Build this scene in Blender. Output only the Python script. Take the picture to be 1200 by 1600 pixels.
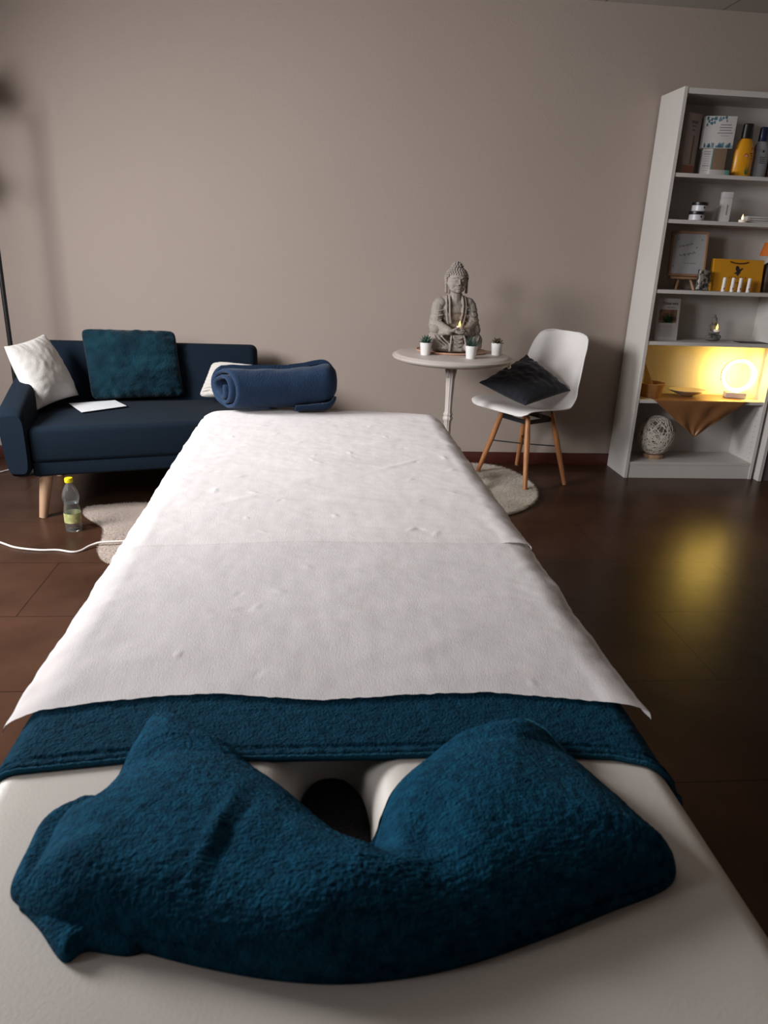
import bpy, bmesh, math, random
import numpy as np
from mathutils import Vector, Matrix, noise

for o in list(bpy.data.objects):
    bpy.data.objects.remove(o)
SC = bpy.context.scene
COL = SC.collection
PI = math.pi

# ------------------------------------------------------------------ camera
PITCH, YAW, ROLL, FPX, CAMH = 0.347581, 0.101280, 0.0402551, 1142.23, 1.219
_f = Vector((math.sin(YAW) * math.cos(PITCH), math.cos(YAW) * math.cos(PITCH), -math.sin(PITCH)))
_r = Vector((math.cos(YAW), -math.sin(YAW), 0.0))
_u = _r.cross(_f)
_cr, _sr = math.cos(ROLL), math.sin(ROLL)
RT = _cr * _r + _sr * _u
UP = -_sr * _r + _cr * _u
cam_data = bpy.data.cameras.new('camera')
cam_data.sensor_fit = 'VERTICAL'
cam_data.sensor_height = 36.0
cam_data.sensor_width = 27.0
cam_data.lens = FPX / 1600.0 * 36.0
cam_data.clip_start = 0.02
cam_data.dof.use_dof = True
cam_data.dof.focus_distance = 2.7
cam_data.dof.aperture_fstop = 11.0
cam = bpy.data.objects.new('camera', cam_data)
COL.objects.link(cam)
mw = Matrix.Identity(4)
for i in range(3):
    mw[i][0], mw[i][1], mw[i][2] = RT[i], UP[i], -_f[i]
mw[2][3] = CAMH
cam.matrix_world = mw
SC.camera = cam

# ------------------------------------------------------------------ exposure, sky, window daylight
SC.view_settings.view_transform = 'Standard'
SC.view_settings.look = 'None'
SC.view_settings.exposure = 0.0
SC.view_settings.gamma = 1.0
SC.view_settings.use_curve_mapping = False

world = bpy.data.worlds.new('overcast_sky')
SC.world = world
world.use_nodes = True
bg = world.node_tree.nodes['Background']
bg.inputs['Color'].default_value = (0.78, 0.88, 1.0, 1)
bg.inputs['Strength'].default_value = 1.0

# room extents
XL, XR, YF, YB, ZC = -2.35, 4.6, -3.2, 4.235, 2.425
WINS = ((0.02, 1.08, 1.20, 2.25), (1.52, 2.72, 1.10, 2.30))     # two windows in the left wall: y0, y1, z0, z1

def daylight(y, z, dy, dz, spread, sy, sz, watts):
    ld = bpy.data.lights.new('daylight', 'AREA')
    ld.shape = 'RECTANGLE'
    ld.size, ld.size_y = sy, sz
    ld.energy = watts
    ld.spread = spread
    ld.color = (0.985, 0.985, 1.0)
    lo = bpy.data.objects.new('daylight', ld)
    COL.objects.link(lo)
    lo.location = (XL + 0.02, y, z)
    lo.rotation_euler = Vector((1.0, dy, dz)).to_track_quat('-Z', 'Y').to_euler()
daylight(2.12, 1.74, 0.10, -0.66, math.radians(160), 0.9, 0.85, 99.0)
daylight(0.55, 1.76, 0.90, -0.56, math.radians(88), 0.8, 0.70, 15.0)

# ------------------------------------------------------------------ materials
def mat(name, col, rough=0.6, metal=0.0, col2=None, nscale=8.0, bump=0.0, bscale=40.0, bdetail=4.0,
        sheen=0.0, spec=0.5, emit=None, estr=0.0, stretch=None, contrast=(0.35, 0.65), coat=0.0, bdist=0.01, sheenr=0.4):
    m = bpy.data.materials.new(name)
    m.use_nodes = True
    nt = m.node_tree
    b = nt.nodes['Principled BSDF']
    b.inputs['Base Color'].default_value = (*col, 1)
    b.inputs['Roughness'].default_value = rough
    b.inputs['Metallic'].default_value = metal
    b.inputs['Specular IOR Level'].default_value = spec
    if sheen:
        b.inputs['Sheen Weight'].default_value = sheen
        b.inputs['Sheen Roughness'].default_value = sheenr
    if coat:
        b.inputs['Coat Weight'].default_value = coat
    if emit:
        b.inputs['Emission Color'].default_value = (*emit, 1)
        b.inputs['Emission Strength'].default_value = estr
    tc = nt.nodes.new('ShaderNodeTexCoord')
    vec = tc.outputs['Object']
    if stretch:
        mp = nt.nodes.new('ShaderNodeMapping')
        mp.inputs['Scale'].default_value = stretch
        nt.links.new(vec, mp.inputs['Vector'])
        vec = mp.outputs['Vector']
    n1 = nt.nodes.new('ShaderNodeTexNoise')
    n1.inputs['Scale'].default_value = nscale
    n1.inputs['Detail'].default_value = 5.0
    nt.links.new(vec, n1.inputs['Vector'])
    rp = nt.nodes.new('ShaderNodeValToRGB')
    if col2 is None:
        col2 = tuple(c * 0.93 for c in col)
    rp.color_ramp.elements[0].position = contrast[0]
    rp.color_ramp.elements[1].position = contrast[1]
    rp.color_ramp.elements[0].color = (*col2, 1)
    rp.color_ramp.elements[1].color = (*col, 1)
    nt.links.new(n1.outputs['Fac'], rp.inputs['Fac'])
    nt.links.new(rp.outputs['Color'], b.inputs['Base Color'])
    if bump:
        n2 = nt.nodes.new('ShaderNodeTexNoise')
        n2.inputs['Scale'].default_value = bscale
        n2.inputs['Detail'].default_value = bdetail
        nt.links.new(vec, n2.inputs['Vector'])
        bp = nt.nodes.new('ShaderNodeBump')
        bp.inputs['Strength'].default_value = bump
        bp.inputs['Distance'].default_value = bdist
        nt.links.new(n2.outputs['Fac'], bp.inputs['Height'])
        nt.links.new(bp.outputs['Normal'], b.inputs['Normal'])
    return m

def glassy(name, tint, fac=0.18, rough=0.03, milky=0.0):
    m = bpy.data.materials.new(name)
    m.use_nodes = True
    nt = m.node_tree
    nt.nodes.remove(nt.nodes['Principled BSDF'])
    out = nt.nodes['Material Output']
    tr = nt.nodes.new('ShaderNodeBsdfTransparent')
    tr.inputs['Color'].default_value = (*tint, 1)
    gl = nt.nodes.new('ShaderNodeBsdfGlossy')
    gl.inputs['Roughness'].default_value = rough
    lw = nt.nodes.new('ShaderNodeLayerWeight')
    lw.inputs['Blend'].default_value = fac
    mx = nt.nodes.new('ShaderNodeMixShader')
    mu = nt.nodes.new('ShaderNodeMath')
    mu.operation = 'MULTIPLY'
    mu.inputs[1].default_value = 0.45
    nt.links.new(lw.outputs['Fresnel'], mu.inputs[0])
    nt.links.new(mu.outputs['Value'], mx.inputs['Fac'])
    nt.links.new(tr.outputs['BSDF'], mx.inputs[1])
    nt.links.new(gl.outputs['BSDF'], mx.inputs[2])
    if milky:
        df = nt.nodes.new('ShaderNodeBsdfDiffuse')
        df.inputs['Color'].default_value = (0.8, 0.8, 0.8, 1)
        m2 = nt.nodes.new('ShaderNodeMixShader')
        m2.inputs['Fac'].default_value = milky
        nt.links.new(mx.outputs['Shader'], m2.inputs[1])
        nt.links.new(df.outputs['BSDF'], m2.inputs[2])
        mx = m2
    nt.links.new(mx.outputs['Shader'], out.inputs['Surface'])
    return m

def tile_mat(name, c1, c2, mortar, bw, rh, msize, rough, bump=0.0, cn=(0.3, 0.7), nscale=2.5):
    m = mat(name, c1, rough, col2=c2, nscale=nscale, bump=bump, bscale=9.0, contrast=cn, bdist=0.004)
    nt = m.node_tree
    b = nt.nodes['Principled BSDF']
    rp = [n for n in nt.nodes if n.type == 'VALTORGB'][0]
    br = nt.nodes.new('ShaderNodeTexBrick')
    br.inputs['Color1'].default_value = (1, 1, 1, 1)
    br.inputs['Color2'].default_value = (0.9, 0.9, 0.9, 1)
    br.inputs['Mortar'].default_value = (*mortar, 1)
    br.inputs['Scale'].default_value = 1.0
    br.inputs['Mortar Size'].default_value = msize
    br.inputs['Mortar Smooth'].default_value = 0.2
    br.inputs['Brick Width'].default_value = bw
    br.inputs['Row Height'].default_value = rh
    tc = [n for n in nt.nodes if n.type == 'TEX_COORD'][0]
    mp = nt.nodes.new('ShaderNodeMapping')
    mp.inputs['Location'].default_value = (0.1, -0.06, 0)
    nt.links.new(tc.outputs['Object'], mp.inputs['Vector'])
    nt.links.new(mp.outputs['Vector'], br.inputs['Vector'])
    mx = nt.nodes.new('ShaderNodeMix')
    mx.data_type = 'RGBA'
    mx.blend_type = 'MULTIPLY'
    mx.inputs['Factor'].default_value = 1.0
    nt.links.new(rp.outputs['Color'], mx.inputs['A'])
    nt.links.new(br.outputs['Color'], mx.inputs['B'])
    nt.links.new(mx.outputs['Result'], b.inputs['Base Color'])
    return m

M = {}
M['wall'] = mat('wall_paint', (0.412, 0.334, 0.288), 0.85, col2=(0.402, 0.325, 0.280), nscale=1.5, bump=0.08, bscale=120)
M['ceil'] = tile_mat('ceiling_panels', (0.54, 0.50, 0.46), (0.51, 0.47, 0.43), (0.5, 0.5, 0.5), 0.62, 0.62, 0.006, 0.9)
M['floor'] = tile_mat('floor_vinyl', (0.074, 0.034, 0.020), (0.038, 0.017, 0.010), (0.35, 0.35, 0.35), 0.9, 0.447, 0.0022, 0.30, bump=0.25, nscale=3.2)
M['floor'].node_tree.nodes['Principled BSDF'].inputs['Specular IOR Level'].default_value = 0.12
M['base'] = mat('baseboard_red_brown', (0.075, 0.018, 0.012), 0.45)
M['white_lam'] = mat('white_laminate', (0.64, 0.60, 0.565), 0.5, nscale=2)
M['vinyl'] = mat('upholstery_vinyl', (0.66, 0.60, 0.545), 0.45, nscale=3, bump=0.05, bscale=300)
M['black_fuzz'] = mat('fuzzy_hole_black', (0.006, 0.005, 0.005), 0.95, bump=0.8, bscale=250)  # for the dark fill added inside the face hole
M['wood'] = mat('beech_wood', (0.52, 0.33, 0.21), 0.5, col2=(0.42, 0.25, 0.15), nscale=6, stretch=(6, 6, 0.6))
M['wood_o'] = mat('orange_beech', (0.50, 0.22, 0.085), 0.42, col2=(0.38, 0.15, 0.055), nscale=8, stretch=(6, 6, 0.7))
M['wood_d'] = mat('easel_wood', (0.36, 0.20, 0.11), 0.55, nscale=10)
M['terry'] = mat('terry_lit_teal', (0.005, 0.070, 0.128), 0.95, col2=(0.002, 0.028, 0.058), nscale=90, bump=1.0, bscale=280, bdetail=6, sheen=0.0, contrast=(0.3, 0.7), bdist=0.004, spec=0.1)  # lifted above the sheet's tone: light on the raised folds is in the colour
M['terry2'] = mat('terry_sheet', (0.004, 0.046, 0.085), 0.95, col2=(0.002, 0.026, 0.05), nscale=90, bump=1.0, bscale=280, bdetail=6, sheen=0.0, contrast=(0.3, 0.7), bdist=0.004, spec=0.1)
M['hem'] = mat('terry_hem', (0.012, 0.075, 0.125), 0.9, bump=0.4, bscale=400, spec=0.1)
M['fleece'] = mat('fleece_blue', (0.016, 0.032, 0.066), 0.95, col2=(0.013, 0.027, 0.056), nscale=20, bump=0.35, bscale=220, sheen=0.10, spec=0.1)
M['sofa'] = mat('sofa_fabric', (0.0070, 0.0145, 0.026), 0.9, col2=(0.006, 0.0125, 0.023), nscale=90, bump=0.3, bscale=500, sheen=0.02, spec=0.15)
M['linen'] = mat('white_cotton', (0.74, 0.70, 0.66), 0.9, bump=0.15, bscale=160)
M['rib'] = mat('ribbed_white_knit', (0.66, 0.62, 0.57), 0.95, bump=0.3, bscale=200)
M['plush'] = mat('teal_plush', (0.005, 0.034, 0.052), 0.9, col2=(0.0025, 0.018, 0.030), nscale=9, bump=0.6, bscale=90, sheen=0.15, spec=0.15, contrast=(0.4, 0.66))
M['slate'] = mat('slate_velvet', (0.036, 0.036, 0.044), 0.85, col2=(0.028, 0.028, 0.036), nscale=6, bump=0.15, bscale=200, sheen=0.2, spec=0.2)
M['plastic'] = mat('white_plastic', (0.80, 0.76, 0.74), 0.35)
M['paper'] = mat('sheet_of_paper', (0.80, 0.80, 0.82), 0.8)
M['black_metal'] = mat('black_steel', (0.012, 0.012, 0.013), 0.4, spec=0.5)
M['cord'] = mat('white_cord', (0.66, 0.60, 0.56), 0.5)
M['cream'] = mat('cream_paint', (0.58, 0.51, 0.47), 0.5, col2=(0.54, 0.47, 0.43), nscale=10)
M['tray'] = mat('bamboo_tray', (0.56, 0.34, 0.24), 0.5, col2=(0.48, 0.28, 0.19), nscale=12, stretch=(1, 8, 1))
M['stone'] = mat('grey_stone', (0.36, 0.31, 0.275), 0.85, col2=(0.27, 0.23, 0.20), nscale=18, bump=0.25, bscale=120)
M['stone_d'] = mat('dark_grey_stone', (0.16, 0.15, 0.14), 0.8, col2=(0.11, 0.10, 0.09), nscale=30)
M['ceramic'] = mat('white_ceramic', (0.80, 0.78, 0.75), 0.35)
M['soil'] = mat('potting_soil', (0.03, 0.02, 0.014), 0.95)
M['green'] = mat('succulent_green', (0.035, 0.085, 0.05), 0.5, col2=(0.018, 0.05, 0.035), nscale=40)
M['green2'] = mat('dark_aloe_green', (0.016, 0.055, 0.038), 0.45, col2=(0.01, 0.035, 0.025), nscale=40)
M['olive'] = mat('olive_brown_succulent', (0.075, 0.065, 0.018), 0.5, col2=(0.05, 0.022, 0.01), nscale=40)
M['fur'] = mat('cream_fur', (0.90, 0.84, 0.76), 0.95, nscale=12)
M['hide'] = mat('beige_hide', (0.37, 0.30, 0.255), 0.95, col2=(0.34, 0.27, 0.23), nscale=6)
M['globe'] = glassy('clear_glass', (0.97, 0.93, 0.90), 0.12)
M['pet'] = glassy('clear_bottle_plastic', (0.90, 0.93, 0.93), 0.30, 0.12, 0.045)
M['pane'] = glassy('window_glass', (0.96, 0.98, 0.98), 0.1)
M['yellow'] = mat('yellow_plastic', (0.75, 0.62, 0.02), 0.4)
M['lemon'] = mat('lemon_label', (0.55, 0.50, 0.24), 0.5, col2=(0.36, 0.38, 0.14), nscale=45, contrast=(0.45, 0.55))
M['wax'] = mat('white_wax', (0.80, 0.74, 0.68), 0.5, emit=(1.0, 0.75, 0.5), estr=0.12)
M['flame'] = mat('led_flame', (1.0, 0.7, 0.2), 0.5, emit=(1.0, 0.62, 0.10), estr=4.5)
M['flame_w'] = mat('small_candle_flame', (1.0, 0.7, 0.4), 0.5, emit=(1.0, 0.62, 0.32), estr=2.2)
M['led'] = mat('ring_light', (1, 0.9, 0.6), 0.5, emit=(1.0, 0.66, 0.13), estr=52.0)
M['ringbody'] = mat('ring_shell_grey', (0.35, 0.33, 0.30), 0.5)
M['silk'] = mat('copper_satin', (0.26, 0.115, 0.045), 0.42, col2=(0.21, 0.09, 0.035), nscale=8, bump=0.1, bscale=30)
M['terracotta'] = mat('orange_wood_bowl', (0.40, 0.19, 0.06), 0.5, col2=(0.33, 0.15, 0.045), nscale=10, stretch=(1, 1, 8))
M['kraft'] = mat('brown_paper', (0.30, 0.20, 0.10), 0.8, nscale=20)
M['silver'] = mat('silvered_dish', (0.72, 0.66, 0.55), 0.28, metal=0.7)
M['rattan'] = mat('white_rattan', (0.70, 0.63, 0.56), 0.8, bump=0.3, bscale=200)
M['dark_in'] = mat('dark_taupe', (0.10, 0.085, 0.075), 0.9)  # dark brown-grey of the lining seams and pin holes
M['box_white'] = mat('white_carton', (0.58, 0.54, 0.52), 0.6)
M['box_pink'] = mat('blush_carton', (0.50, 0.42, 0.40), 0.6)
M['box_shaded'] = mat('carton_shade_brown', (0.19, 0.12, 0.075), 0.6)  # shade on the lower carton's front is put into this brown
M['tan'] = mat('tan_print', (0.30, 0.17, 0.08), 0.6)
M['pinkbase'] = mat('salmon_print', (0.42, 0.17, 0.11), 0.6)
M['teal_print'] = mat('teal_print', (0.05, 0.14, 0.20), 0.6, col2=(0.16, 0.28, 0.32), nscale=60)
M['mint'] = mat('mint_print', (0.12, 0.30, 0.25), 0.6)
M['ink'] = mat('dark_ink', (0.02, 0.018, 0.025), 0.6)
M['grey_ink'] = mat('grey_ink', (0.20, 0.18, 0.19), 0.6)
M['gold_bottle'] = mat('golden_yellow_bottle', (0.78, 0.34, 0.012), 0.35)
M['red_badge'] = mat('red_badge', (0.55, 0.05, 0.06), 0.5)
M['pink_badge'] = mat('pink_badge', (0.75, 0.35, 0.35), 0.5)
M['leafprint'] = mat('leaf_green_print', (0.05, 0.16, 0.03), 0.6)
M['black_cap'] = mat('black_cap', (0.012, 0.011, 0.010), 0.35)
M['navy_cap'] = mat('navy_cap', (0.010, 0.014, 0.045), 0.35)
M['grey_bottle'] = mat('grey_bottle', (0.30, 0.29, 0.31), 0.4)
M['amber'] = mat('amber_bottle', (0.13, 0.045, 0.015), 0.3)
M['jar'] = mat('white_jar', (0.60, 0.58, 0.60), 0.35)
M['bag'] = mat('golden_yellow_card', (0.66, 0.29, 0.008), 0.6)
M['orange_ink'] = mat('orange_ink', (0.33, 0.075, 0.004), 0.6)
M['rope'] = mat('dark_maroon_rope', (0.05, 0.006, 0.006), 0.7)
M['white_tube'] = mat('white_tube', (0.85, 0.80, 0.75), 0.4)
M['orange'] = mat('orange_shade', (0.60, 0.14, 0.01), 0.7)
M['brown_glass'] = mat('dark_brown_base', (0.09, 0.05, 0.03), 0.4, col2=(0.03, 0.018, 0.012), nscale=30)
M['print'] = mat('print_paper', (0.46, 0.45, 0.46), 0.7)
M['photo'] = mat('busy_black_white_print', (0.42, 0.38, 0.33), 0.6, col2=(0.03, 0.028, 0.025), nscale=55, contrast=(0.46, 0.56))
M['photo_green'] = mat('aloe_photo', (0.30, 0.17, 0.10), 0.6, col2=(0.16, 0.08, 0.05), nscale=30)
M['photo_leaf'] = mat('aloe_leaves_print', (0.02, 0.06, 0.02), 0.6)
M['window_frame'] = mat('white_window_frame', (0.75, 0.75, 0.75), 0.5)
M['lamp_shade_black'] = mat('black_lamp_shade', (0.02, 0.02, 0.02), 0.6)

def furry(name, base, fac):
    nt = M[name].node_tree
    b = nt.nodes['Principled BSDF']
    out = nt.nodes['Material Output']
    tl = nt.nodes.new('ShaderNodeBsdfTranslucent')
    tl.inputs['Color'].default_value = (*base, 1)
    mx = nt.nodes.new('ShaderNodeMixShader')
    mx.inputs['Fac'].default_value = fac
    nt.links.new(b.outputs['BSDF'], mx.inputs[1])
    nt.links.new(tl.outputs['BSDF'], mx.inputs[2])
    nt.links.new(mx.outputs['Shader'], out.inputs['Surface'])
furry('fur', (0.90, 0.84, 0.76), 0.45)

def tissue_mat():
    m = mat('couch_paper', (0.89, 0.83, 0.82), 0.9, nscale=3, bump=0.20, bscale=60, stretch=(14, 3, 1), spec=0.1, bdist=0.003)
    nt = m.node_tree
    b = nt.nodes['Principled BSDF']
    out = nt.nodes['Material Output']
    tr = nt.nodes.new('ShaderNodeBsdfTransparent')
    mx = nt.nodes.new('ShaderNodeMixShader')
    mx.inputs['Fac'].default_value = 0.24
    nt.links.new(b.outputs['BSDF'], mx.inputs[1])
    nt.links.new(tr.outputs['BSDF'], mx.inputs[2])
    nt.links.new(mx.outputs['Shader'], out.inputs['Surface'])
    return m
M['tissue'] = tissue_mat()

# ------------------------------------------------------------------ mesh helpers
def link(name, me, m, parent=None, smooth=True, loc=None, rot=None, auto=None):
    o = bpy.data.objects.new(name, me)
    COL.objects.link(o)
    if m is not None:
        me.materials.append(m)
    if smooth:
        me.polygons.foreach_set('use_smooth', [True] * len(me.polygons))
        if auto is not None:
            me.set_sharp_from_angle(angle=math.radians(auto))
    if parent is not None:
        o.parent = parent
    if loc is not None:
        o.location = loc
    if rot is not None:
        o.rotation_euler = rot
    return o

def pyd(name, verts, faces, m, parent=None, smooth=True, auto=None, **k):
    me = bpy.data.meshes.new(name)
    me.from_pydata([tuple(map(float, v)) for v in verts], [], [tuple(int(i) for i in f) for f in faces])
    me.update()
    return link(name, me, m, parent, smooth, auto=auto, **k)

def fin(name, bm, m, parent=None, smooth=True, auto=35, normals=True, **k):
    if normals:
        bmesh.ops.recalc_face_normals(bm, faces=bm.faces[:])
    me = bpy.data.meshes.new(name)
    bm.to_mesh(me)
    bm.free()
    return link(name, me, m, parent, smooth, auto=auto, **k)

def b_box(bm, c, s, bevel=0.0, seg=2, rot=None):
    mtx = Matrix.Translation(c)
    if rot is not None:
        mtx = mtx @ rot.to_matrix().to_4x4()
    r = bmesh.ops.create_cube(bm, size=1.0, matrix=mtx @ Matrix.Diagonal((*s, 1.0)))
    if bevel:
        es = list({e for v in r['verts'] for e in v.link_edges})
        bmesh.ops.bevel(bm, geom=es, offset=bevel, segments=seg, affect='EDGES', profile=0.5)

def box(name, x0, x1, y0, y1, z0, z1, m, parent=None, bevel=0.0, seg=2, **k):
    bm = bmesh.new()
    b_box(bm, ((x0 + x1) / 2, (y0 + y1) / 2, (z0 + z1) / 2), (abs(x1 - x0), abs(y1 - y0), abs(z1 - z0)), bevel, seg)
    return fin(name, bm, m, parent, smooth=bool(bevel), **k)

def hexa_bm(bottom, top, bevel=0.0, seg=3):
    bm = bmesh.new()
    vb = [bm.verts.new(v) for v in bottom]
    vt = [bm.verts.new(v) for v in top]
    n = len(vb)
    bm.faces.new(vb[::-1])
    bm.faces.new(vt)
    for i in range(n):
        bm.faces.new((vb[i], vb[(i + 1) % n], vt[(i + 1) % n], vt[i]))
    if bevel:
        bmesh.ops.bevel(bm, geom=bm.edges[:], offset=bevel, segments=seg, affect='EDGES', profile=0.5)
    return bm

def b_lathe(bm, prof, n=32, c=(0, 0, 0), cap=True, mtx=None, flute=None):
    rings = []
    for r, z in prof:
        ring = []
        for i in range(n):
            a = 2 * PI * i / n
            rr = r * (1.0 + (flute(a, z) if flute else 0.0))
            v = Vector((rr * math.cos(a), rr * math.sin(a), z))
            if mtx is not None:
                v = mtx @ v
            ring.append(bm.verts.new(v + Vector(c)))
        rings.append(ring)
    for a, b in zip(rings[:-1], rings[1:]):
        for i in range(n):
            bm.faces.new((a[i], a[(i + 1) % n], b[(i + 1) % n], b[i]))
    if cap:
        if prof[0][0] > 1e-5:
            bm.faces.new(rings[0][::-1])
        if prof[-1][0] > 1e-5:
            bm.faces.new(rings[-1])
    return rings

def lathe(name, prof, m, parent=None, n=32, c=(0, 0, 0), cap=True, auto=40, **k):
    bm = bmesh.new()
    b_lathe(bm, prof, n, c, cap)
    bmesh.ops.remove_doubles(bm, verts=bm.verts[:], dist=1e-6)
    return fin(name, bm, m, parent, auto=auto, **k)

def b_tube(bm, pts, rad, n=8, cap=True, closed=False):
    pts = [Vector(p) for p in pts]
    m = len(pts)
    rads = rad if hasattr(rad, '__len__') else [rad] * m
    rings = []
    prev = None
    for i, p in enumerate(pts):
        if closed:
            t = (pts[(i + 1) % m] - pts[i - 1]).normalized()
        else:
            t = (pts[min(i + 1, m - 1)] - pts[max(i - 1, 0)]).normalized()
        if prev is None:
            a = Vector((0, 0, 1)) if abs(t.z) < 0.9 else Vector((1, 0, 0))
            u = t.cross(a).normalized()
        else:
            u = (prev - t * prev.dot(t)).normalized()
        prev = u
        w = t.cross(u)
        rings.append([bm.verts.new(p + rads[i] * (math.cos(2 * PI * k / n) * u + math.sin(2 * PI * k / n) * w)) for k in range(n)])
    prs = list(zip(rings[:-1], rings[1:]))
    if closed:
        prs.append((rings[-1], rings[0]))
    for a, b in prs:
        for k in range(n):
            bm.faces.new((a[k], a[(k + 1) % n], b[(k + 1) % n], b[k]))
    if cap and not closed:
        bm.faces.new(rings[0][::-1])
        bm.faces.new(rings[-1])

def tube(name, pts, rad, m, parent=None, n=8, **k):
    bm = bmesh.new()
    b_tube(bm, pts, rad, n)
    return fin(name, bm, m, parent, **k)

def spline(pts, per=12, closed=False):
    pts = [Vector(p) for p in pts]
    n = len(pts)
    out = []
    rng = range(n) if closed else range(n - 1)
    for i in rng:
        if closed:
            p0, p1, p2, p3 = pts[i - 1], pts[i], pts[(i + 1) % n], pts[(i + 2) % n]
        else:
            p0, p1, p2, p3 = pts[max(i - 1, 0)], pts[i], pts[i + 1], pts[min(i + 2, n - 1)]
        for s in range(per):
            t = s / per
            out.append(0.5 * ((2 * p1) + (-p0 + p2) * t + (2 * p0 - 5 * p1 + 4 * p2 - p3) * t * t + (-p0 + 3 * p1 - 3 * p2 + p3) * t ** 3))
    if not closed:
        out.append(pts[-1])
    return out

def blob(bm, c, r, rot=None, sub=3):
    mtx = Matrix.Translation(c)
    if rot is not None:
        mtx = mtx @ rot.to_matrix().to_4x4()
    if not hasattr(r, '__len__'):
        r = (r, r, r)
    bmesh.ops.create_icosphere(bm, subdivisions=sub, radius=1.0, matrix=mtx @ Matrix.Diagonal((*r, 1.0)))

def capsule(bm, a, b, ra, rb, n=12):
    a, b = Vector(a), Vector(b)
    d = b - a
    k = max(3, int(d.length / 0.004))
    b_tube(bm, [a + d * (i / k) for i in range(k + 1)], [ra + (rb - ra) * i / k for i in range(k + 1)], n)
    blob(bm, a, ra, sub=2)
    blob(bm, b, rb, sub=2)

def remesh(name, bm, voxel, m, parent=None, smooth_it=3, **k):
    me = bpy.data.meshes.new(name + '_src')
    bm.to_mesh(me)
    bm.free()
    o = bpy.data.objects.new(name + '_src', me)
    COL.objects.link(o)
    md = o.modifiers.new('r', 'REMESH')
    md.mode = 'VOXEL'
    md.voxel_size = voxel
    if smooth_it:
        ms = o.modifiers.new('s', 'SMOOTH')
        ms.iterations = smooth_it
        ms.factor = 0.4
    dg = bpy.context.evaluated_depsgraph_get()
    dg.update()
    res = bpy.data.meshes.new_from_object(o.evaluated_get(dg))
    bpy.data.objects.remove(o)
    bpy.data.meshes.remove(me)
    res.name = name
    return link(name, res, m, parent, True, **k)

def grid_faces(nu, nv, off=0):
    return [(off + j * nu + i, off + j * nu + i + 1, off + (j + 1) * nu + i + 1, off + (j + 1) * nu + i)
            for j in range(nv - 1) for i in range(nu - 1)]

def nz(x, y, z, s, seed=0.0):
    return noise.noise(Vector((x * s + seed, y * s + seed * 1.7, z * s - seed)))

def text(name, body, size, m, parent, loc, rot, align='CENTER', depth=0.0004, sx=1.0, shear=0.0):
    cu = bpy.data.curves.new(name, 'FONT')
    cu.body = body
    cu.size = size
    cu.align_x = align
    cu.extrude = depth
    cu.shear = shear
    o = bpy.data.objects.new(name + '_src', cu)
    COL.objects.link(o)
    dg = bpy.context.evaluated_depsgraph_get()
    dg.update()
    me = bpy.data.meshes.new_from_object(o.evaluated_get(dg))
    bpy.data.objects.remove(o)
    bpy.data.curves.remove(cu)
    me.name = name
    if sx != 1.0:
        for v in me.vertices:
            v.co.x *= sx
    return link(name, me, m, parent, False, loc=loc, rot=rot)

def thing(name, label, cat, loc=(0, 0, 0), rotz=0.0, group=None):
    o = bpy.data.objects.new(name, None)
    o.empty_display_size = 0.05
    COL.objects.link(o)
    o.location = loc
    o.rotation_euler = (0, 0, rotz)
    return tag(o, label, cat, group)

def tag(o, label, cat, group=None):
    o['label'] = label
    o['category'] = cat
    if group:
        o['group'] = group
    return o

def struct(o):
    o['kind'] = 'structure'
    return o

# ================================================================== THE ROOM
struct(box('floor', XL - 0.1, XR + 0.1, YF - 0.1, YB + 0.1, -0.1, 0.0, M['floor']))
struct(box('ceiling', XL - 0.1, XR + 0.1, YF - 0.1, YB + 0.1, ZC, ZC + 0.1, M['ceil']))
struct(box('wall_back', XL - 0.1, XR + 0.1, YB, YB + 0.1, 0, ZC, M['wall']))
struct(box('wall_front', XL - 0.1, XR + 0.1, YF - 0.1, YF, 0, ZC, M['wall']))
struct(box('wall_right', XR, XR + 0.1, YF, YB, 0, ZC, M['wall']))
bm = bmesh.new()
_ycur = YF
for y0, y1, z0, z1 in WINS:
    b_box(bm, (XL - 0.05, (_ycur + y0) / 2, ZC / 2), (0.1, y0 - _ycur, ZC))
    b_box(bm, (XL - 0.05, (y0 + y1) / 2, z0 / 2), (0.1, y1 - y0, z0))
    b_box(bm, (XL - 0.05, (y0 + y1) / 2, (z1 + ZC) / 2), (0.1, y1 - y0, ZC - z1))
    _ycur = y1
b_box(bm, (XL - 0.05, (_ycur + YB) / 2, ZC / 2), (0.1, YB - _ycur, ZC))
struct(fin('wall_left', bm, M['wall'], smooth=False))
struct(box('baseboard_back', XL, XR, YB - 0.014, YB, 0, 0.072, M['base'], bevel=0.003))
struct(box('baseboard_left', XL, XL + 0.014, YF, YB - 0.014, 0, 0.072, M['base'], bevel=0.003))
for k, (y0, y1, z0, z1) in enumerate(WINS):
    wf = bpy.data.objects.new('window_%d' % (k + 1), None)
    COL.objects.link(wf)
    wf.location = (XL - 0.07, (y0 + y1) / 2, z0)
    struct(wf)
    w, hh = y1 - y0, z1 - z0
    bm = bmesh.new()
    b_box(bm, (0, 0, 0.03), (0.05, w, 0.06))
    b_box(bm, (0, 0, hh - 0.03), (0.05, w, 0.06))
    for yy in (-w / 2 + 0.03, w / 2 - 0.03):
        b_box(bm, (0, yy, hh / 2), (0.05, 0.06, hh - 0.12))
    fin('window_frame', bm, M['window_frame'], wf, smooth=False)
    box('pane', -0.003, 0.003, -w / 2 + 0.06, w / 2 - 0.06, 0.06, hh - 0.06, M['pane'], wf)

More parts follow.
